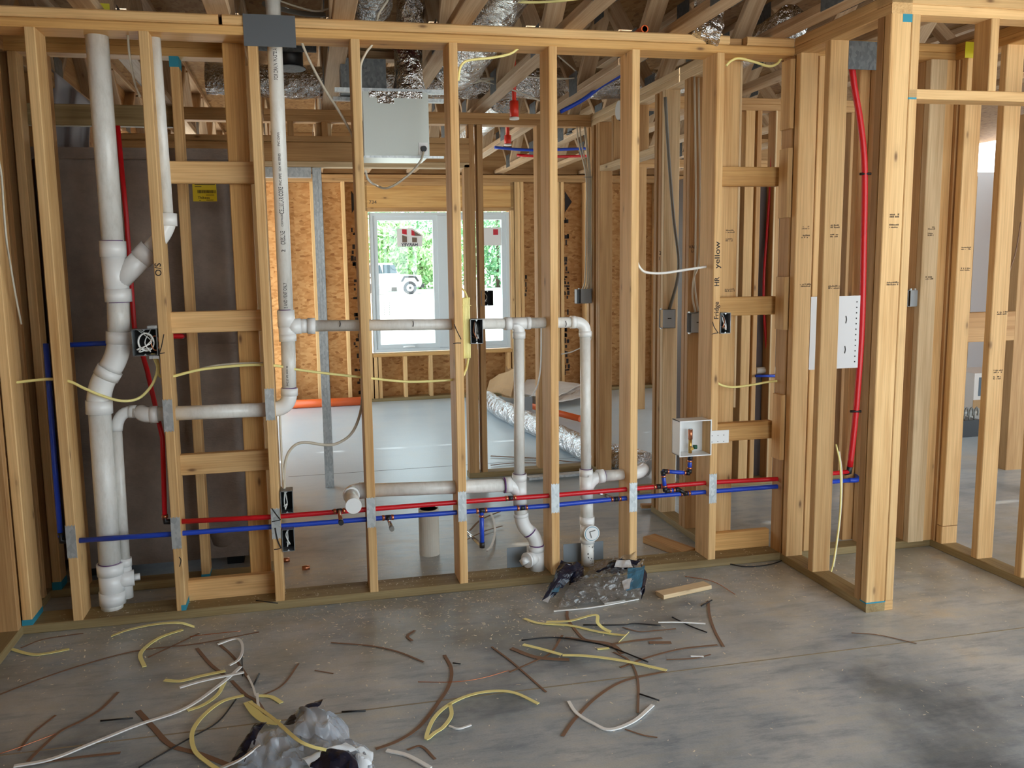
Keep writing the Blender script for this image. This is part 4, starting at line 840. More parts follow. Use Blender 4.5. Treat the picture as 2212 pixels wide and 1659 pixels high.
# structured wiring panel in the hall wall
a, b = pY(1760, 641, YH-.012), pY(1852, 794, YH-.012); mp = empty('wiring_panel', ((a.x+b.x)/2, YH, b.z), 'white wiring panel with a row of square knockouts', 'panel')
box('panel_face', a.x-.02, b.x, YH-.014, YH-.012, b.z, a.z, plain('panel_enamel', S(206, 206, 208), .4), mp); mk('panel_tub', *join([boxvf(a.x-.015, b.x-.004, YH-.012, YH+.06, b.z+.004, b.z+.006), boxvf(a.x-.015, b.x-.004, YH-.012, YH+.06, a.z-.006, a.z-.004), boxvf(b.x-.006, b.x-.004, YH-.012, YH+.06, b.z+.006, a.z-.006)]), WHITE, mp)
for i in range(12): z = b.z+.03+i*(a.z-b.z-.06)/11; box('knockout', b.x-.021, b.x-.015, YH-.0148, YH-.0141, z-.003, z+.003, DARK, mp)
for z in (b.z+.09, b.z+.235): stroke('finger_slot', [(b.x-.075, YH-.0142, z-.018), (b.x-.0715, YH-.0142, z), (b.x-.075, YH-.0142, z+.018)], .005, (0, -1, 0), DARK, mp)
# ================================================================== CABLES
CY = .07
def cable(pts, mat, label, r=.0045, Y=CY, group=None, sm=6):
    P = [pY(p[0], p[1], p[2] if len(p) > 2 else Y) for p in pts]; o = tube('cable', P, r, mat, None, 8, sm); return tag(o, label, 'cable', group)
cable([(28, 827), (70, 822), (110, 819), (150, 824, .06), (180, 838, .045), (215, 853, .04), (262, 866, .045), (300, 860), (328, 832), (340, 800), (336, 780), (328, 766, .03)], YEL, 'yellow cable sagging from the two-gang box to the left stud', .006)
cable([(332, 766, .03), (342, 785), (345, 812), (372, 813), (430, 799), (500, 791), (560, 788), (606, 791)], YEL, 'yellow cable behind the ladder blocks', .006)
cable([(600, 790), (640, 798), (700, 806), (783, 815), (870, 824), (940, 823), (992, 817), (1006, 800), (1012, 772, .04)], YEL, 'yellow cable sagging between studs below the vent loop', .0055)
cable([(400, 806, .09), (470, 789, .09), (560, 784, .09), (590, 788, .09)], ROMEX, 'cream cable above the yellow one behind the ladder blocks', .0045)
cable([(1120, 104), (1100, 117), (1060, 125), (1020, 129), (1002, 135), (993, 150), (990, 175)], YEL, 'yellow cable bent under the plate next to the silver duct', .0055)
cable([(1096, 2, .06), (1140, 5, .05), (1200, 3, .05), (1260, -4, .05)], YEL, 'yellow cable lying over the wall plates', .0055)
cable([(1568, 142), (1580, 131), (1597, 126), (1630, 134), (1660, 143), (1678, 138), (1688, 126)], YEL, 'yellow cable draped under the plate beside the corner', .006)
cable([(1545, 812), (1553, 829), (1580, 836), (1620, 832), (1660, 825), (1692, 822)], YEL, 'yellow cable dipping right of the fridge stud', .0055)
cable([(1376, 565), (1382, 578), (1395, 588), (1430, 590), (1480, 583), (1532, 575)], WHT, 'white cable dipping left of the fridge stud', .006)
cable([(650, 88), (668, 130), (700, 190), (735, 245), (762, 295), (775, 340)], ROMEX, 'cream cable slanting down from the plate to a stud', .0055, .1)
cable([(838, 0, .12), (826, 18, .12), (816, 36, .12), (806, 90), (792, 112), (781, 135), (779, 160), (781, 260)], ROMEX, 'cream cable running down a stud beside the ventilation box', .005, .09)
cable([(786, 800, .12), (784, 850), (776, 900), (758, 938), (728, 958), (700, 961), (664, 956), (640, 960), (622, 980), (615, 1010), (614, 1058, .04)], ROMEX, 'cream cable looping between studs above the outlet boxes', .006, .1)
cable([(604, 880, .12), (606, 930, .11), (609, 990, .1), (613, 1060, .05)], ROMEX, 'cream cable stapled down the plated stud', .005)
cable([(276, 75), (280, 120), (290, 175), (302, 208, .02)], ROMEX, 'cream cable hanging in front of the left stud', .0045)
cable([(-6, 330, -.2), (3, 380, -.15), (8, 450, -.1), (14, 520, -.1), (22, 570, 0.0), (34, 640, .05), (46, 700, .1)], ROMEX, 'cream cable hanging at the far left framing', .004)
cable([(570, 8, .5), (610, 20, .6), (660, 30, .7), (700, 32, .8)], GREY, 'grey cable above the plate behind the vent pipe', .012)
cable([(600, 0, .4), (640, 14, .4), (690, 24, .4), (740, 5, .4)], ROMEX, 'tan cable crossing a truss over the plate', .004)
for i, (u0, u1) in enumerate(((1246, 1266), (1252, 1270), (1262, 1273), (1264, 1276))):
    cable([(u0, 272, YB+.04), (u0+4, 310, YB+.0), (u1, 382, YB-.012), (u1, 480, YB-.012), (u1-2+i, 600, YB-.012), (1256+i*6, 628, YB+.02)], ROMEX, 'grey-white cable in the bundle above the two-gang box', .0055, group='cables bundled above the two-gang box')
sc = pY(1270, 383, YB-.012); o = ribbon('cable_staple', [sc+Vector((-.035, -.012, 0)), sc+Vector((.06, -.012, 0))], .018, .003, GREY, None, 0); tag(o, 'grey strap across the bundle of cables', 'strap')
cable([(1169, 700, YB-.01), (1168, 790, YB-.01), (1160, 835, YB-.01), (1147, 858, YB+.02)], WHT, 'white cable dropping to the small low grey box', .005)
cable([(1280, 660, YB-.01), (1281, 690, YB-.02), (1275, 735, YB-.02), (1240, 758, YB-.02), (1212, 765, YB)], WHT, 'white cable swinging below the two-gang box', .004)
for i, (pp_, lab) in enumerate((([(1437, 210, .72), (1444, 330, .72), (1455, 470, .72), (1466, 560, .72), (1462, 610, .74), (1446, 668, .78)], 'grey cable bundle sweeping down to the closet switch box'), ([(1500, 165, .44), (1503, 400, .44), (1502, 560, .44), (1500, 610, .42), (1508, 672, .44)], 'cream cable pair on the closet stud behind the fridge stud'), ([(1509, 168, .44), (1512, 420, .44), (1510, 560, .43), (1499, 600, .42), (1496, 640, .43), (1502, 674, .44)], 'second cream cable on the closet stud behind the fridge stud'))):
    cable(pp_, GREY if i == 0 else ROMEX, lab, .009 if i == 0 else .005)
cable([(1806, 960, -.1), (1815, 1010, -.1), (1815, 1100, -.12), (1803, 1200, -.2), (1794, 1240, -.24)], YEL, 'yellow cable dropping to the plate beside the return stud', .004)
cable([(1812, 975, -.09), (1818, 1030, -.09), (1814, 1120, -.11), (1800, 1225, -.22)], ROMEX, 'cream cable beside the return stud', .0055)
cable([(1996, 95, .05), (1992, 228, .2), (1985, 330, .3), (1976, 420, .4), (1972, 628, .52)], GREY, 'grey cable hanging behind the hall post', .009)
cable([(2205, 480, .3), (2195, 540, .25), (2180, 590, .2), (2170, 640, .15), (2166, 672, .12)], KRAFT, 'thin brown cable above the dark block in the side room', .003)
for pts_, lab in (([(1040, 170), (1130, 166), (1220, 170), (1300, 160), (1352, 150)], 'pale cable strung level under the truss chords'), ([(1000, 165), (1080, 185), (1160, 215), (1190, 232)], 'pale cable slanting down behind the silver duct'), ([(1205, 120), (1240, 150), (1262, 172), (1290, 200)], 'pale cable crossing in front of the long foil duct'), ([(1000, 185), (1060, 172), (1110, 176)], 'pale cable sagging from the ventilation box rail')): cable(pts_, ROMEX, lab, .0045, 1.32)
# yellow cable bundle stacked in clips beside the steel box
a, b = pY(998, 645, .02), pY(1017, 772, .02); yb = empty('cable_bundle', ((a.x+b.x)/2, .02, b.z), 'flat bundle of yellow cables folded beside the steel box', 'cable')
for i in range(5):
    x = a.x+.005+i*(b.x-a.x-.01)/4; tube('cable_run', [(x, .03, b.z), (x, .02, b.z+.02), (x, .02, a.z-.02), (x+.004, .03, a.z)], .0052, YEL, yb, 8, 3)
ribbon('tie', [(a.x-.004, .013, a.z-.03), (b.x+.004, .013, a.z-.03)], .012, .002, YEL, yb, 0)
cable([(1010, 645, .02), (1004, 630, .03), (994, 620, .06)], YEL, 'yellow cable tail above the flat yellow bundle', .004)
# ================================================================== STEEL STUD IN THE OPENING
bz_ = pZ(713, 1053); ss = empty('steel_stud', bz_, 'galvanised steel stud standing in the wide opening', 'stud'); x0 = bz_.x-.03; y0 = bz_.y; zt_ = HZB-.037
mk('stud_web', *join([boxvf(x0, x0+.058, y0, y0+.0012, 0, zt_)]), GALV, ss); mk('stud_flange', *join([boxvf(x0, x0+.0012, y0, y0+.035, 0, zt_)]), GALV, ss); mk('stud_flange', *join([boxvf(x0+.0568, x0+.058, y0, y0+.035, 0, zt_)]), GALV, ss)
for x in (x0+.02, x0+.038): box('web_rib', x-.003, x+.003, y0-.003, y0+.0003, .0, zt_, GALV, ss)
xa = pY(560, 362, YB).x; o = box('steel_track', xa-.3, pY(672, 362, YB).x, YB+.02, YB+.095, HZB-.098, HZB-.037, GALV); tag(o, 'short galvanised track under the opening header', 'track')
# ================================================================== MARKS ON THE WOOD
F0 = Vector((0, -1, 0))
def ftext(s, u, v, size, stud, sx=1., Y=-.0008, up=True):
    o = pY(u, v, Y); text('lettering', s, o, (0, 0, 1) if up else (1, 0, 0), (-1, 0, 0) if up else (0, 0, 1), size, INK, stud, sx)
xi = XS['I']
for s, z0, sz, sx in (('Fridge', 690, .033, 1.0), ('HR', 619, .034, .95), ('yellow', 580, .036, 1.3)):
    z = pY(1545, z0, 0).z; text('lettering', s, (xi+.030, -.0009, z), (0, 0, 1), (-1, 0, 0), sz, INK, ST['I'], sx)
def fstroke(pts, stud, wd=.004, Y=0.): stroke('pen_mark', [pY(u, v, Y) for u, v in pts], wd, F0, INK, stud)
fstroke([(1539, 695), (1543, 707), (1551, 719)], ST['I']); fstroke([(1537, 722), (1544, 720), (1552, 719)], ST['I'], .0035)
text('lettering', 'O/S', (XS['C']+.028, -.0009, pY(335, 597, 0).z), (0, 0, 1), (-1, 0, 0), .034, INK, ST['C'])
fstroke([(354, 722), (349, 748), (344, 764)], ST['C']); fstroke([(344, 764), (356, 762)], ST['C']); fstroke([(387, 1203), (391, 1210), (388, 1224)], ST['C'])
fstroke([(981, 700), (987, 715), (996, 733)], ST['F']); fstroke([(979, 742), (987, 741), (996, 741)], ST['F'])
for pts, w_ in ((([(587, 1098), (597, 1112), (606, 1123)]), .005), (([(587, 1127), (597, 1125), (606, 1123)]), .004), (([(594, 1140), (599, 1165), (607, 1184)]), .006), (([(592, 1187), (600, 1186), (607, 1184)]), .004)): stroke('pen_mark', [pY(u, v, -.003) for u, v in pts], w_, F0, INK, ST['D'])
def gstamp(par, x, y, z, wd, n=(0, -1, 0), seed=0):
    """worn grade stamp: two rows of small broken bars"""
    R = random.Random(seed); P = []
    for r in range(2):
        xx = 0
        while xx < wd:
            ww = R.uniform(.002, .006)
            if R.random() < .75: P.append(boxvf(x+xx, x+xx+ww, y-.0009, y-.0003, z+r*.009, z+r*.009+R.uniform(.003, .007)))
            xx += ww+.0015
    tag(mk('grade_stamp', *join(P), GRINK, par), kind='stuff')
ks = [c for c in WR.children if c.name.startswith('stud')]
for o, y in ((ks[0], -.052), (ks[1], -.268), (ks[2], YE)):
    for z, wd in ((1.615, .04), (1.575, .038), (1.35, .052)): gstamp(o, .03, y, z+.02*math.sin(y*9), wd, seed=int(z*99)+int(y*50))
cst = [c for c in WK.children if c.name.startswith('stud')][0]
for z, wd in ((1.60, .04), (1.56, .035), (1.32, .05)): gstamp(cst, XC+.03, WD+.001, z, wd, seed=int(z*77))
hst = [c for c in WH.children if c.name.startswith('stud')]
for z, wd in ((1.60, .035), (1.57, .03), (1.36, .04)): gstamp(hst[2], .725, YH-.02, z, wd, seed=int(z*55))
rst = [c for c in WRt.children if c.name.startswith('stud')]
for z, wd in ((1.2, .05), (.93, .045), (.9, .04)): gstamp(rst[1], XR+.03, -.31, z, wd, seed=int(z*33))
for z, wd in ((1.50, .05), (1.40, .06)): gstamp(rst[0], XR+.02, -.085, z, wd, seed=int(z*31))
kst = [c for c in WK.children if c.name.startswith('stud')]
def ctext(s, u, v, Y, size, par): p = pY(u, v, Y-.0008); text('lettering', s, p, (1, 0, 0), (0, 0, 1), size, INK, par, .9)
ctext('2 GFI', 1424, 550, .82, .027, kst[4]); ctext('1 4PW', 1422, 562, .82, .027, kst[4]); ctext('VAN', 1488, 537, .47, .024, kst[1]); ctext('Li', 1493, 545, .47, .02, kst[1])
text('lettering', '734', pY(797, 440, YX-.0008), (1, 0, 0), (0, 0, 1), .05, GRINK, [c for c in WX.children if c.name.startswith('window_header')][0], 1.1)
# ================================================================== SCRAPS ON THE SLAB
def fl_(pts, z=.004): return [pZ(p[0], p[1], p[2] if len(p) > 2 else z) for p in pts]
def strip(kind, pts, label, wd=.016, th=.0022, z=.004, up=(0, 0, 1), group=None):
    mat, cat_, nm = {'y': (YEL, 'cable scrap', 'cable_sheath'), 'w': (WHT, 'cable scrap', 'cable_sheath'), 'b': (KRAFT, 'paper strip', 'paper_strip'), 'k': (BLACK, 'wire', 'wire_scrap'), 'c': (COPPER, 'wire', 'wire_scrap'), 'g': (GREY, 'wire', 'wire_scrap')}[kind]
    P = fl_(pts, z)
    if kind in 'kcg': o = tube(nm, P, wd/2, mat, None, 6, 5)
    else: o = ribbon(nm, P, wd, th, mat, None, 6, up)
    return tag(o, label, cat_, group)
Z2 = .012
strip('y', [(240, 1374), (275, 1361, .02), (330, 1349, .03), (385, 1345, .03), (420, 1354)], 'arched yellow cable sheath lying near the left bay')
strip('y', [(395, 1360), (350, 1375), (318, 1395), (303, 1415), (312, 1440)], 'curved yellow sheath below the arched yellow one')
strip('y', [(25, 1402), (60, 1412), (90, 1413), (150, 1402)], 'short yellow sheath beside the left wall plate')
strip('y', [(355, 1469), (390, 1471), (430, 1461), (487, 1449)], 'yellow sheath above the parallel white strips', z=Z2)
strip('y', [(405, 1535), (440, 1522), (470, 1500), (486, 1472)], 'yellow sheath tucked under the long white strip', .014)
strip('y', [(527, 1502), (480, 1515), (440, 1545), (416, 1580), (420, 1620), (450, 1648), (475, 1664)], 'big looped yellow sheath left of the crumpled package', .014, z=Z2)
strip('y', [(535, 1516), (552, 1540), (575, 1556), (602, 1561)], 'wide folded yellow sheath touching the crumpled package', .03, z=Z2)
strip('y', [(540, 1516, .03), (590, 1552, .06), (640, 1596, .10), (672, 1612, .10), (705, 1620, .09)], 'narrow yellow strip trailing over the crumpled package', .012)
strip('y', [(555, 1503), (585, 1505), (608, 1518)], 'short curved yellow sheath above the crumpled package')
strip('y', [(1132, 1336), (1165, 1346), (1230, 1351), (1290, 1364), (1345, 1372), (1356, 1368, .02), (1336, 1388)], 'long yellow sheath with a hooked end in the scrap pile', .014)
strip('y', [(1180, 1343, Z2), (1230, 1341, .02), (1286, 1328, .035), (1291, 1345, .025), (1303, 1357, .014), (1319, 1365, .01)], 'yellow sheath folded to a peak in the scrap pile', .014)
strip('y', [(1130, 1392), (1170, 1402), (1213, 1414)], 'dull yellow sheath under the brown paper strips', z=Z2)
strip('y', [(1215, 1415), (1270, 1417), (1350, 1428), (1440, 1448)], 'bright yellow sheath below the brown paper strips', .015, z=Z2)
strip('y', [(1163, 1520), (1110, 1496), (1060, 1493), (1010, 1503), (965, 1525), (935, 1555), (921, 1595), (940, 1582), (958, 1570), (975, 1545), (972, 1520)], 'yellow sheath bent into a leaf-shaped loop', .013, z=.008)
strip('y', [(1290, 1402), (1316, 1400)], 'tiny yellow scrap among the brown paper strips', .012)
strip('w', [(30, 1655), (110, 1640), (200, 1605), (300, 1565), (400, 1530), (480, 1475), (520, 1440)], 'long white cable sheath sweeping to the left edge', .012, .004, z=.01)
strip('w', [(388, 1485), (440, 1470), (527, 1452)], 'straight white strip crossing the long white sheath', .012, .004, z=.018)
strip('w', [(1228, 1515), (1245, 1540), (1280, 1562), (1318, 1576), (1370, 1557), (1410, 1523)], 'white sheath bent into a V', .012, .004)
strip('w', [(835, 1621), (880, 1632), (930, 1659)], 'white sheath right of the crumpled package', .014, .004)
strip('w', [(970, 1568), (990, 1574), (1018, 1566)], 'short thin white wire at the yellow leaf loop', .006, .004)
strip('w', [(495, 1437), (515, 1425), (524, 1405), (520, 1385), (505, 1380), (470, 1392)], 'grey-white sheath curling above the tangle', .010, .004, z=Z2)
strip('w', [(1196, 1320), (1280, 1312), (1380, 1294)], 'thin white strip along the front of the plastic wrapper', .006, .004)
strip('w', [(1305, 1304), (1350, 1297)], 'short white strip against the plastic wrapper', .009, .004)
strip('w', [(1422, 1344), (1470, 1344), (1524, 1347)], 'straight cream wire over the black wire piece', .006, .004, z=Z2)
strip('w', [(1492, 1417), (1520, 1418)], 'tiny white strip right of the scrap pile', .007, .003)
strip('w', [(475, 1660, .02), (520, 1640, .05), (560, 1610, .06)], 'white strip running under the crumpled package', .014, .004)
strip('w', [(535, 1460), (545, 1480), (553, 1505)], 'white wire in the middle of the tangle', .007, .004, z=Z2)
strip('w', [(556, 1498), (557, 1518), (560, 1530)], 'white stub below the tangle', .009, .004, z=Z2)
for pts, lab, wd in (([(0, 1500), (100, 1462), (200, 1430), (300, 1405), (430, 1390), (560, 1365)], 'very long brown paper strip across the left slab', .009), ([(45, 1400), (90, 1382), (150, 1372), (180, 1368)], 'brown paper strip above the short yellow sheath', .008), ([(60, 1645), (90, 1615), (130, 1580), (180, 1555), (220, 1530), (255, 1495)], 'brown paper strip curving up from the long white sheath', .012), ([(40, 1622), (70, 1585), (120, 1545)], 'short brown paper strip at the left edge of the slab', .009), ([(298, 1535), (330, 1570), (370, 1610), (430, 1628), (500, 1655)], 'broad brown paper strip crossing the long white sheath', .018), ([(425, 1400), (455, 1435), (490, 1462)], 'dark brown strip pointing into the tangle', .013), ([(470, 1388), (505, 1420), (540, 1470)], 'second brown strip pointing into the tangle', .01), ([(320, 1420), (380, 1392), (430, 1368)], 'brown paper strip beside the curved yellow sheath', .009), ([(60, 1652), (160, 1637), (260, 1626)], 'brown paper strip under the long white sheath', .012), ([(960, 1415), (975, 1445), (970, 1480), (945, 1520), (905, 1570), (860, 1600), (812, 1618)], 'brown paper strip curving from the package to the middle', .013), ([(715, 1388), (800, 1395), (860, 1408), (915, 1430)], 'flat brown strip on the middle of the slab', .009), ([(890, 1384), (880, 1368 + 6), (896, 1362)], 'small brown paper scrap on the middle of the slab', .012), ([(1062, 1397), (1100, 1425), (1135, 1455), (1180, 1495)], 'brown strip slanting toward the yellow leaf loop', .008), ([(1215, 1590), (1240, 1555), (1290, 1505), (1350, 1470), (1440, 1450)], 'brown strip crossing the white V', .012), ([(1104, 1400), (1160, 1420), (1230, 1425)], 'brown strip at the left of the scrap pile', .02), ([(1220, 1378), (1270, 1384), (1320, 1392), (1345, 1412)], 'wide brown strip in the middle of the scrap pile', .02), ([(1530, 1298), (1533, 1330), (1545, 1365), (1563, 1397)], 'bent brown strip standing right of the scrap pile', .011), ([(1340, 1442), (1400, 1420), (1470, 1402), (1550, 1393)], 'long pinkish brown strip right of the scrap pile', .010), ([(1325, 1408), (1360, 1428), (1378, 1470), (1378, 1540)], 'thin brown strip dropping to the white V', .008), ([(1320, 1392), (1370, 1384), (1430, 1378)], 'reddish brown strip above the pinkish scrap', .014), ([(1402, 1388), (1450, 1388)], 'short broad pinkish paper scrap', .02), ([(1345, 1355), (1380, 1364), (1420, 1362), (1460, 1358)], 'dark brown strip beside the black wire', .007), ([(1225, 1320), (1228, 1340), (1255, 1375), (1275, 1385)], 'brown strip passing under the yellow sheaths', .012), ([(1440, 1425), (1500, 1422), (1535, 1414)], 'pinkish strip ending in a frayed tip', .007), ([(1100, 1452), (1150, 1430), (1190, 1410), (1215, 1372)], 'brown strip rising to the dull yellow sheath', .009), ([(560, 1505), (610, 1480), (645, 1433)], 'straight brown strip leaning out of the tangle', .008), ([(680, 1448), (720, 1455)], 'short brown scrap alone behind the package', .006), ([(880, 1620), (910, 1612), (940, 1640)], 'brown scrap beside the right white sheath', .009), ([(1840, 1367), (1900, 1372), (1980, 1390)], 'thin brown strip in front of the end post', .006), ([(1350, 1575), (1390, 1588), (1420, 1593)], 'faint brown strip below the white V', .006), ([(500, 1470), (530, 1500), (555, 1515), (575, 1545)], 'brown strip bundled in the tangle', .012)):
    strip('b', pts, lab, wd, .0012, z=.0025)
for pts, lab, wd in (([(1127, 1383), (1200, 1377), (1280, 1388), (1330, 1402), (1400, 1430)], 'long black wire through the scrap pile', .006), ([(1260, 1350), (1340, 1350), (1372, 1347), (1427, 1351)], 'black wire behind the yellow peak', .006), ([(1452, 1333), (1490, 1352), (1527, 1366)], 'black wire piece under the cream wire', .006), ([(1515, 1309), (1538, 1296)], 'short black wire by the bent brown strip', .006), ([(1382, 1499), (1424, 1513)], 'short black wire above the white V', .006), ([(300, 1658), (400, 1600), (470, 1560), (510, 1510)], 'long black wire across the big yellow loop', .005), ([(522, 1408), (523, 1430), (524, 1460)], 'black wire standing in the tangle', .005), ([(738, 1538), (790, 1535)], 'black wire right of the package', .007), ([(217, 1557), (287, 1551)], 'black wire left of the broad brown strip', .006), ([(1570, 1217), (1610, 1224), (1660, 1220), (1700, 1207)], 'black wire curled against the corner plate', .006), ([(978, 1432), (995, 1434)], 'tiny black wire at the curving brown strip', .005), ([(553, 1297), (600, 1303)], 'black wire on the plate below the plated stud', .005), ([(560, 1455), (545, 1485)], 'black wire twig in the tangle', .006)):
    strip('k', pts, lab, wd, z=.05 if 'plate below' in lab else .005)
for pts, lab in (([(903, 1473), (980, 1473), (1040, 1465), (1100, 1448)], 'thin copper wire right of the curving brown strip'), ([(410, 1375), (470, 1368), (520, 1363)], 'bright copper wire near the left bay'), ([(0, 1628), (40, 1615), (120, 1585)], 'copper wire at the left edge of the slab'), ([(1480, 1245), (1540, 1256), (1588, 1284)], 'thin bare wire arching over the wood offcut')):
    strip('c', pts, lab, .003)
strip('w', [(1055, 1100), (1066, 1122), (1069, 1150), (1062, 1178), (1052, 1190)], 'bent white cable end behind the wall by the blue drop', .011, .006, z=.02)
strip('b', [(1015, 1146), (1040, 1122), (1080, 1105)], 'brown strip behind the wall by the blue drop', .012, .002, z=.01); strip('b', [(1000, 1170), (1045, 1148), (1085, 1136)], 'second brown strip behind the wall by the blue drop', .008, .002, z=.01)
# ---- wood offcuts
a, b = pZ(1425, 1286, .011), pZ(1528, 1264, .011); o = beam('wood_offcut', a, b, .06, .02, PINEP, None, (0, 1, 0)); tag(o, 'pale wood offcut on the slab beside the plastic wrapper', 'wood scrap')
a, b = pZ(1402, 1163, .019), pZ(1490, 1195, .019); o = beam('wood_offcut', a, b, .089, .036, PINED, None, (0, 1, 0)); tag(o, 'brown lumber offcut on the slab behind the wall', 'wood scrap')
a, b = pZ(1385, 1093, .019), pZ(1428, 1092, .019); o = beam('wood_offcut', a, b, .05, .02, PINED, None, (0, 1, 0)); tag(o, 'small offcut beside the closet plate', 'wood scrap')
for (u, v), lab in (((661, 1232), 'copper pipe cap behind the wall'), ((618, 1215), 'copper fitting next to the plated stud')):
    p = pZ(u, v, .0); o = tube('copper_fitting', [p+Vector((-.018, 0, .012)), p+Vector((0, .002, .012)), p+Vector((.018, .004, .012))], .012, COPPER, None, 14, 0, [.8, 1, .9]); tag(o, lab, 'fitting')
# ---- wood chips and sawdust flakes : uncountable
CHIP = plain('wood_chip', S(240, 230, 206), .8); V = []; F = []; R = random.Random(11)
def chip(x, y, z, s):
    t = R.uniform(0, 6.28); c, sn = math.cos(t), math.sin(t); l, w_ = s*R.uniform(.8, 1.9), s*R.uniform(.25, .6); h = s*R.uniform(.1, .5); k = len(V)
    for i, (a_, b_) in enumerate(((-l, -w_), (l, -w_*.7), (l*.9, w_), (-l*.8, w_*.8))): V.append((x+a_*c-b_*sn, y+a_*sn+b_*c, z+.0005+(h if i in (1, 2) else 0)))
    F.append((k, k+1, k+2, k+3))
for i in range(2600):
    x = R.uniform(-3.4, .3); y = -abs(R.gauss(0, .28))
    if R.random() < .35: x = R.gauss(-1.6, .5)
    if x < 0: chip(x, y-.01, 0, R.choice((.0014, .002, .003, .005)))
for i in range(700): chip(R.uniform(-3.3, -.02), R.uniform(.15, .6), 0, R.uniform(.0015, .004))
for i in range(500): chip(R.uniform(-3.3, -.02), R.uniform(.01, .13), T, R.uniform(.001, .0035))
for i in range(900): chip(R.uniform(-3.6, 1.2), R.uniform(-2.1, -.3), 0, R.uniform(.001, .004))
for i in range(160): chip(R.uniform(.15, .8), R.uniform(-.6, -.05), 0, R.uniform(.0015, .005))
tag(mk('wood_chips', V, F, CHIP), 'scattered pale wood chips and sawdust flakes on the slab', 'wood chips', kind='stuff')
# ---- crumpled plastic packages
def crumple(name, quad, hts, mat, parent, n=18, amp=.012, fr=16, dome=.0, seed=0., fold=0):
    c = [pZ(u, v, 0) for u, v in quad]; V = []; F = []
    for j in range(n+1):
        for i in range(n+1):
            s, t = i/n, j/n; p = (c[0]*(1-s)+c[1]*s)*(1-t)+(c[3]*(1-s)+c[2]*s)*t
            h = (hts[0]*(1-s)+hts[1]*s)*(1-t)+(hts[3]*(1-s)+hts[2]*s)*t+dome*16*s*(1-s)*t*(1-t)
            q_ = Vector(((p.x+p.y*.5)*fr, (p.y-p.x*.3)*fr*.75, 0))+Vector((seed, seed*2, seed*.7)); k = 1-abs(noise.noise(q_))*2
            h += amp*k+amp*.6*noise.noise(q_*2.3)+fold*abs(math.sin(s*11+t*4+seed))
            V.append((p.x+amp*.8*noise.noise(q_+Vector((9, 1, 3))), p.y+amp*.8*noise.noise(q_+Vector((2, 8, 5))), max(.0015, h)))
    for j in range(n):
        for i in range(n): F.append((j*(n+1)+i, j*(n+1)+i+1, (j+1)*(n+1)+i+1, (j+1)*(n+1)+i))
    return mk(name, V, F, mat, parent)
w1 = empty('plastic_wrapper', pZ(1280, 1290), 'crumpled clear plastic wrapper with navy print at the foot of the wall', 'plastic wrap')
crumple('clear_film', [(1205, 1316), (1385, 1298), (1392, 1252), (1240, 1268)], (.004, .01, .09, .03), FILM, w1, 44, .015, 32, .025, 1); crumple('clear_film', [(1262, 1264), (1380, 1262), (1372, 1240), (1275, 1246)], (.02, .06, .1, .05), FILM, w1, 34, .013, 32, .02, 2)
crumple('navy_print', [(1172, 1304), (1198, 1296), (1256, 1262), (1214, 1256)], (.01, .01, .09, .1), PRINTN, w1, 14, .012, 24, .02, 3); crumple('navy_print', [(1230, 1276), (1258, 1268), (1262, 1250), (1232, 1258)], (.02, .03, .06, .08), PRINTN, w1, 10, .008, 24, .01, 4); crumple('navy_print', [(1285, 1262), (1345, 1268), (1388, 1252), (1330, 1245)], (.05, .05, .09, .08), PRINTN, w1, 14, .012, 22, .02, 5)
crumple('teal_print', [(1190, 1298), (1206, 1296), (1218, 1276), (1198, 1276)], (.035, .035, .06, .06), PRINTT, w1, 8, .004, 20, 0, 6); crumple('teal_print', [(1352, 1292), (1386, 1290), (1392, 1270), (1356, 1272)], (.03, .04, .10, .09), PRINTT, w1, 10, .008, 20, 0, 7)
crumple('white_print', [(1196, 1284), (1203, 1282), (1218, 1264), (1208, 1264)], (.055, .055, .09, .09), PRINTW, w1, 6, .003, 20, 0, 8); crumple('white_print', [(1326, 1268), (1366, 1268), (1362, 1256), (1332, 1255)], (.09, .09, .1, .1), PRINTW, w1, 8, .005, 20, 0, 9); crumple('white_print', [(1348, 1296), (1360, 1296), (1364, 1282), (1344, 1284)], (.04, .05, .07, .06), PRINTW, w1, 6, .004, 20, 0, 10); crumple('white_print', [(1172, 1303), (1184, 1308), (1190, 1298), (1176, 1294)], (.01, .01, .02, .02), PRINTW, w1, 5, .004, 20, 0, 12)
crumple('navy_print', [(1384, 1296), (1392, 1290), (1398, 1262), (1384, 1262)], (.0, .02, .05, .1), PRINTN, w1, 8, .006, 20, 0, 11)
w2 = empty('plastic_package', pZ(680, 1640), 'crumpled bluish clear plastic package with navy print near the yellow loop', 'plastic wrap')
FILM2 = clearfilm('blue_film', S(212, 226, 244), .34)
crumple('clear_film', [(628, 1668), (806, 1690), (800, 1640), (640, 1592)], (.02, .02, .02, .05), FILM2, w2, 46, .016, 24, .03, 21, .004); crumple('clear_film', [(640, 1640), (752, 1650), (748, 1590), (632, 1590)], (.07, .05, .03, .07), FILM2, w2, 46, .016, 22, .06, 22, .005); crumple('clear_film', [(510, 1680), (660, 1690), (650, 1620), (560, 1620)], (.01, .02, .06, .05), FILM2, w2, 46, .016, 24, .02, 23, .004)
crumple('navy_print', [(496, 1660), (530, 1668), (580, 1608), (552, 1602)], (.01, .03, .07, .05), PRINTN, w2, 16, .012, 22, .02, 24); crumple('navy_print', [(608, 1610), (640, 1616), (712, 1568), (676, 1562)], (.06, .08, .09, .05), PRINTN, w2, 16, .01, 20, .02, 25); crumple('navy_print', [(668, 1700), (775, 1706), (770, 1668), (690, 1660)], (.05, .05, .05, .06), PRINTN, w2, 16, .01, 20, .03, 26)
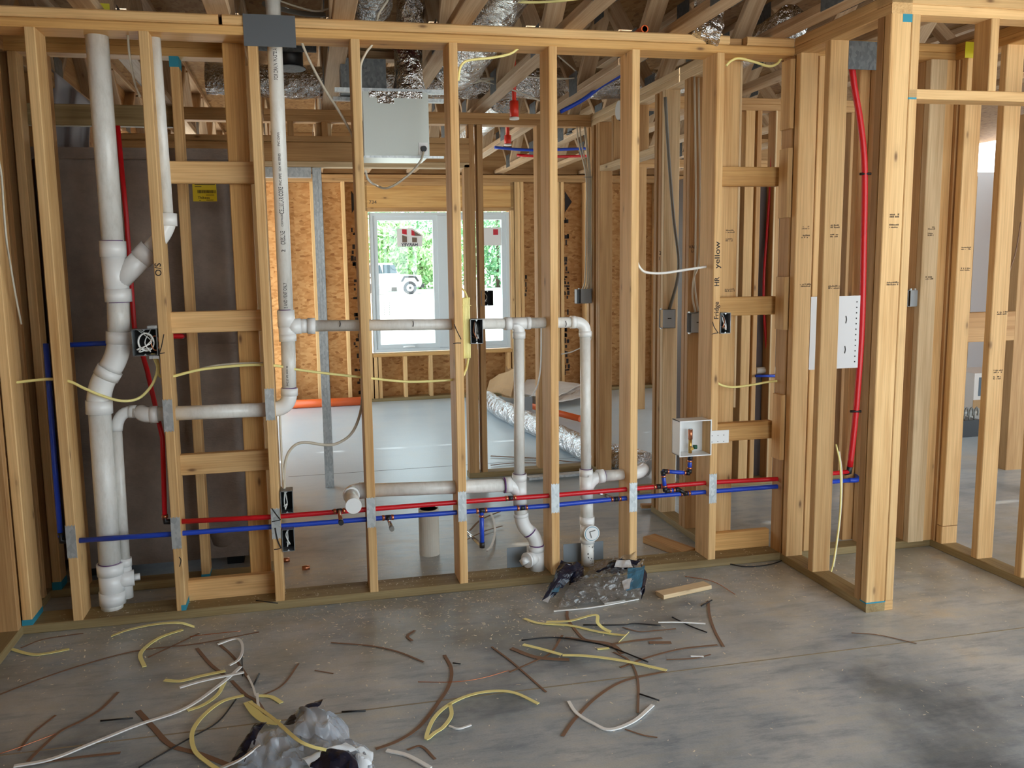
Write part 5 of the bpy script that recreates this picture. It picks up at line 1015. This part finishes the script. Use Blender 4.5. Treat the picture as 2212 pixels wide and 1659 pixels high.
crumple('white_print', [(655, 1684), (672, 1700), (772, 1666), (748, 1655)], (.06, .05, .06, .07), PRINTW, w2, 12, .008, 20, .02, 27); crumple('white_print', [(770, 1690), (806, 1680), (806, 1648), (770, 1650)], (.03, .02, .03, .05), PRINTW, w2, 12, .01, 20, .02, 28)
# ================================================================== FAR ROOM CLUTTER
a, b = pZ(618, 874, .045), pZ(784, 866, .045); o = tube('orange_pipe', [a, b], .045, ORANGE, None, 18); tag(o, 'fat orange pipe lying along the far wall', 'pipe')
pts = fl_([(1050, 862), (1090, 888), (1150, 915), (1240, 958), (1300, 983), (1395, 1002)], .095); flexduct('flex_duct', pts, .09, 'foil duct lying on the far room floor', seg=16, amp=.012, freq=7)
a, b = pZ(1255, 905, .06), pZ(1120, 870, .06); o = tube('orange_pipe', [a, b], .03, ORANGE, None, 14); tag(o, 'orange pipe under the cardboard by the foil duct', 'pipe')
for i, (qd, ht, m, lab) in enumerate((([(1052, 874), (1105, 886), (1112, 866), (1060, 860)], (.15, .12, .35, .2), CARDB, 'brown cardboard sheet curling up at the far corner'), ([(1110, 876), (1200, 880), (1255, 858), (1140, 856)], (.12, .1, .14, .18), CARDW, 'pale board lying over the pipes at the far corner'), ([(1085, 868), (1130, 876), (1128, 858), (1092, 852)], (.05, .05, .3, .32), CARDB, 'brown cardboard flap standing at the far corner'), ([(1185, 884), (1262, 872), (1258, 855), (1200, 860)], (.06, .06, .1, .12), CARDW, 'pale sheet sagging on the far floor'))):
    e_ = crumple('cardboard_sheet', qd, ht, m, None, 8, .02, 4, .0, i*3.); sd_ = e_.modifiers.new('s', 'SOLIDIFY'); sd_.thickness = .012; tag(e_, lab, 'cardboard')
strip('b', [(1060, 985), (1120, 988), (1170, 990)], 'brown strip behind the framed wall plate', .02, .003, z=.01); strip('b', [(1190, 992), (1240, 998), (1290, 996)], 'brown strip behind the framed wall near the corner', .02, .003, z=.01); strip('b', [(1060, 1005), (1110, 1000), (1160, 1000)], 'second brown strip behind the framed wall plate', .012, .003, z=.01)
p = pZ(1140, 1033, .02); o = beam('metal_offcut', p, p+Vector((.45, .03, 0)), .06, .02, GALV, None, (0, 1, 0)); tag(o, 'bent metal track offcut in front of the framed wall', 'scrap')
# side room right of the hall
p = pZ(2140, 880); cb_ = empty('carton', p, 'printed white carton on the side room floor', 'box'); z1_ = pY(2140, 805, p.y).z
x0 = pY(2104, 840, p.y).x; x1 = pY(2185, 840, p.y).x
box('carton_body', x0, x1, p.y, p.y+.4, 0, z1_, CARDW, cb_); box('print_panel', x0+.05, x1-.05, p.y-.003, p.y-.0005, z1_*.35, z1_*.88, plain('carton_print', S(96, 110, 122), .6), cb_); box('kraft_base', x0-.005, x1+.005, p.y-.006, p.y-.0012, 0.001, z1_*.24, CARDB, cb_)
p = pZ(2095, 944); x0 = pY(2068, 925, p.y).x; x1 = pY(2118, 925, p.y).x; z1_ = pY(2095, 908, p.y).z; kt = empty('tool_tray', p, 'black tray with wire hooks on the side room floor', 'tray')
box('tray', x0, x1, p.y, p.y+.25, 0, z1_, BLACK, kt)
for i in range(4): x = x0+.04+i*(x1-x0-.08)/3; tube('hook', [(x, p.y+.03, z1_), (x, p.y+.03, z1_+.06), (x+.02, p.y+.03, z1_+.1), (x+.035, p.y+.03, z1_+.06), (x+.03, p.y+.03, z1_+.03)], .007, GREY, kt, 6, 4)
WDR = plain('primed_door', S(226, 222, 222), .5); p = pZ(2108, 828); x0 = p.x-.25; dd = empty('leaning_door', (x0+.4, p.y, 0), 'white primed door slab standing in the side room', 'door'); zz_ = pY(2120, 372, p.y).z
box('door_slab', x0+.1, x0+.78, p.y, p.y+.04, 0, zz_, WDR, dd); board('jamb', x0, x0+.09, p.y-.03, p.y+.05, 0, zz_-.05, 'z', PINE, dd)
pq = pZ(2172, 1016); board_o = board('timber_post', pq.x, pq.x+.15, pq.y, pq.y+.09, 0, HP, 'z', PINED, None); tag(board_o, 'dark timber post in the side room behind the block', 'post')
# ================================================================== OUTSIDE THE WINDOW
s0 = YX+.058
a, b = pY(857, 493, s0), pY(914, 534, s0); w_, h_ = b.x-a.x, a.z-b.z
def poly(name, pts, mat, parent, y): return mk(name, [(a.x+w_*u, y, b.z+h_*v) for u, v in pts]+[(a.x+w_*u, y+.0012, b.z+h_*v) for u, v in pts], [tuple(range(len(pts)-1, -1, -1)), tuple(range(len(pts), 2*len(pts)))]+[(i, (i+1) % len(pts), len(pts)+(i+1) % len(pts), len(pts)+i) for i in range(len(pts))], mat, parent)
sk = empty('window_sticker', ((a.x+b.x)/2, s0, b.z), 'red and brown maker sticker with mirrored lettering on the window', 'sticker')
poly('sheet', [(0, .04), (.96, .04), (1.0, .62), (.6, 1), (.0, .98)], STICK, sk, s0); poly('roof_stripe', [(.2, .72), (.38, .66), (.38, .93), (.2, .94)], STRED, sk, s0-.002); poly('roof_stripe', [(.56, .62), (.7, .6), (.66, .84), (.56, .92)], STRED, sk, s0-.002); poly('gable', [(.7, .6), (.95, .6), (.66, .84)], STBRN, sk, s0-.0025)
poly('leg', [(.2, .26), (.38, .26), (.38, .56), (.2, .64)], STBRN, sk, s0-.002); poly('leg', [(.58, .26), (.76, .26), (.76, .5), (.58, .52)], STBRN, sk, s0-.002)
text('lettering', "HARVEY", (a.x+w_*.80, s0-.0025, b.z+h_*.055), (-1, 0, 0), (0, 0, 1), h_*.25, STNAVY, sk, .95)
for i_, (da, lab) in enumerate(((.93, 'second maker sticker on the right pane'),)):
    o = box('window_sticker', a.x+da, a.x+da+w_, s0, s0+.0012, b.z+h_*.04, a.z, STICK); tag(o, lab, 'sticker'); box('roof_stripe', a.x+da+w_*.5, a.x+da+w_*.7, s0-.002, s0-.0008, b.z+h_*.6, b.z+h_*.9, STRED, o)
def tree(x, y, rx, rz, zc, n, mat, label, seed, trunk=True, ls=.22):
    R = random.Random(seed); t = empty('tree', (x, y, -.12), label, 'tree', 'trees across the road'); V = []; F = []
    for i in range(n):
        while True:
            d_ = Vector((R.uniform(-1, 1), R.uniform(-1, 1), R.uniform(-1, 1)))
            if d_.length < 1: break
        d_ = d_.normalized()*(.55+.45*R.random()); k = 1+.35*noise.noise(d_*2.2+Vector((seed, 0, 0))); c = Vector((x+d_.x*rx*k, y+d_.y*rx*k, zc+d_.z*rz*k))
        u_ = Vector((R.gauss(0, 1), R.gauss(0, 1), R.gauss(0, 1))).normalized(); v_ = u_.orthogonal().normalized(); s = ls*R.uniform(.6, 1.4); j = len(V); V += [c-u_*s, c+v_*s*.5, c+u_*s, c-v_*s*.5]; F.append((j, j+1, j+2, j+3))
    o = mk('foliage', V, F, mat, t); o['kind'] = 'stuff'
    tube('trunk', [(x, y, -.12), (x+.1, y, zc*.5), (x, y, zc+rz*.5)], .16, BARK, t, 8, 0, [1.2, 1, .5])
GX = lambda u, Y: pY(u, 580, Y).x
for i, (u, Y, rx, rz, zc, n, m, lab) in enumerate(((790, 66, 3.4, 4.2, 4.2, 3400, LEAF2, 'broad dark green tree left of the window view'), (850, 52, 2.2, 1.9, 2.9, 2200, LEAF, 'bushy light green tree behind the parked car'), (908, 57, 2.2, 2.2, 1.9, 2000, LEAF, 'round shrub beside the parked car'), (945, 74, 3.4, 4.8, 4.8, 2800, LEAF2, 'tall dark green tree seen through the left pane'), (1005, 66, 3.0, 3.8, 3.6, 2200, LEAF, 'leafy tree behind the window mullion'), (1075, 56, 2.8, 4.0, 3.8, 2800, LEAF2, 'dense green tree seen through the right pane'), (1150, 62, 2.8, 4.0, 3.8, 2000, LEAF, 'green tree right of the window view'), (715, 57, 2.8, 4.0, 3.8, 1800, LEAF, 'green tree far left across the road'))):
    tree(GX(u, Y), Y, rx, rz, zc, n, m, lab, i*7+1)
# parked white off-roader, seen side-on
CYY = 46; px_ = lambda u: GX(u, CYY); k = (px_(881)-px_(861))/20; x2 = px_(881); z0 = -.12
car = empty('car', (x2-1.3, CYY, z0), 'white off-road car parked across the road', 'car')
def prism(name, pts, y0, y1, mat, parent):
    n = len(pts); return mk(name, [(x, y0, z) for x, z in pts]+[(x, y1, z) for x, z in pts], [tuple(range(n)), tuple(range(2*n-1, n-1, -1))]+[(i, n+i, n+(i+1) % n, (i+1) % n) for i in range(n)], mat, parent)
prism('body', [(x2-3.6, .32), (x2+.62, .32), (x2+.72, .55), (x2+.66, .98), (x2-.55, 1.06), (x2-3.65, 1.06)], CYY-.8, CYY+.8, CARP, car); prism('cabin', [(x2-3.6, 1.06), (x2-.62, 1.06), (x2-1.0, 1.72), (x2-3.55, 1.74)], CYY-.74, CYY+.74, CARP, car)
for a0, a1 in ((x2-1.55, x2-.86), (x2-2.6, x2-1.7), (x2-3.5, x2-2.75)): prism('side_window', [(a0, 1.12), (a1+.14, 1.12), (a1, 1.6), (a0, 1.62)], CYY-.755, CYY-.742, CARG, car)
for xx in (x2, x2-2.55):
    wh = tube('wheel', [(xx, CYY-.84, z0+.38), (xx, CYY-.6, z0+.38)], .38, RUBBER, car, 24); tube('rim', [(xx, CYY-.86, z0+.38), (xx, CYY-.84, z0+.38)], .22, RIM, wh, 20); tube('hub_cap', [(xx, CYY-.875, z0+.38), (xx, CYY-.861, z0+.38)], .07, RUBBER, wh, 12)
    prism('fender', [(xx-.55, .62), (xx-.35, .95), (xx+.35, .95), (xx+.55, .62), (xx+.42, .62), (xx+.28, .84), (xx-.28, .84), (xx-.42, .62)], CYY-.9, CYY-.78, BLACK, car)
box('bumper', x2+.6, x2+.85, CYY-.75, CYY+.75, .25, .45, BLACK, car)
# slatted crate on the gravel
g = pZ(842, 680, -.12); xc0 = pY(829, 660, g.y).x; xc1 = pY(854, 660, g.y).x; zc1 = pY(842, 650, g.y).z; cr = empty('slatted_crate', g, 'pale slatted crate standing on the gravel outside', 'crate')
CRT = plain('crate_grey', S(176, 182, 182), .8)
for i in range(6): z_ = g.z+.05+i*(zc1-g.z-.08)/5; box('slat', xc0, xc1, g.y, g.y+.02, z_-.02, z_+.02, CRT, cr)
for x in (xc0+.02, (xc0+xc1)/2, xc1-.02): box('upright', x-.015, x+.015, g.y+.021, g.y+.05, g.z, zc1, GREY, cr)
box('lid', xc0-.02, xc1+.02, g.y, g.y+.4, zc1, zc1+.02, CRT, cr)
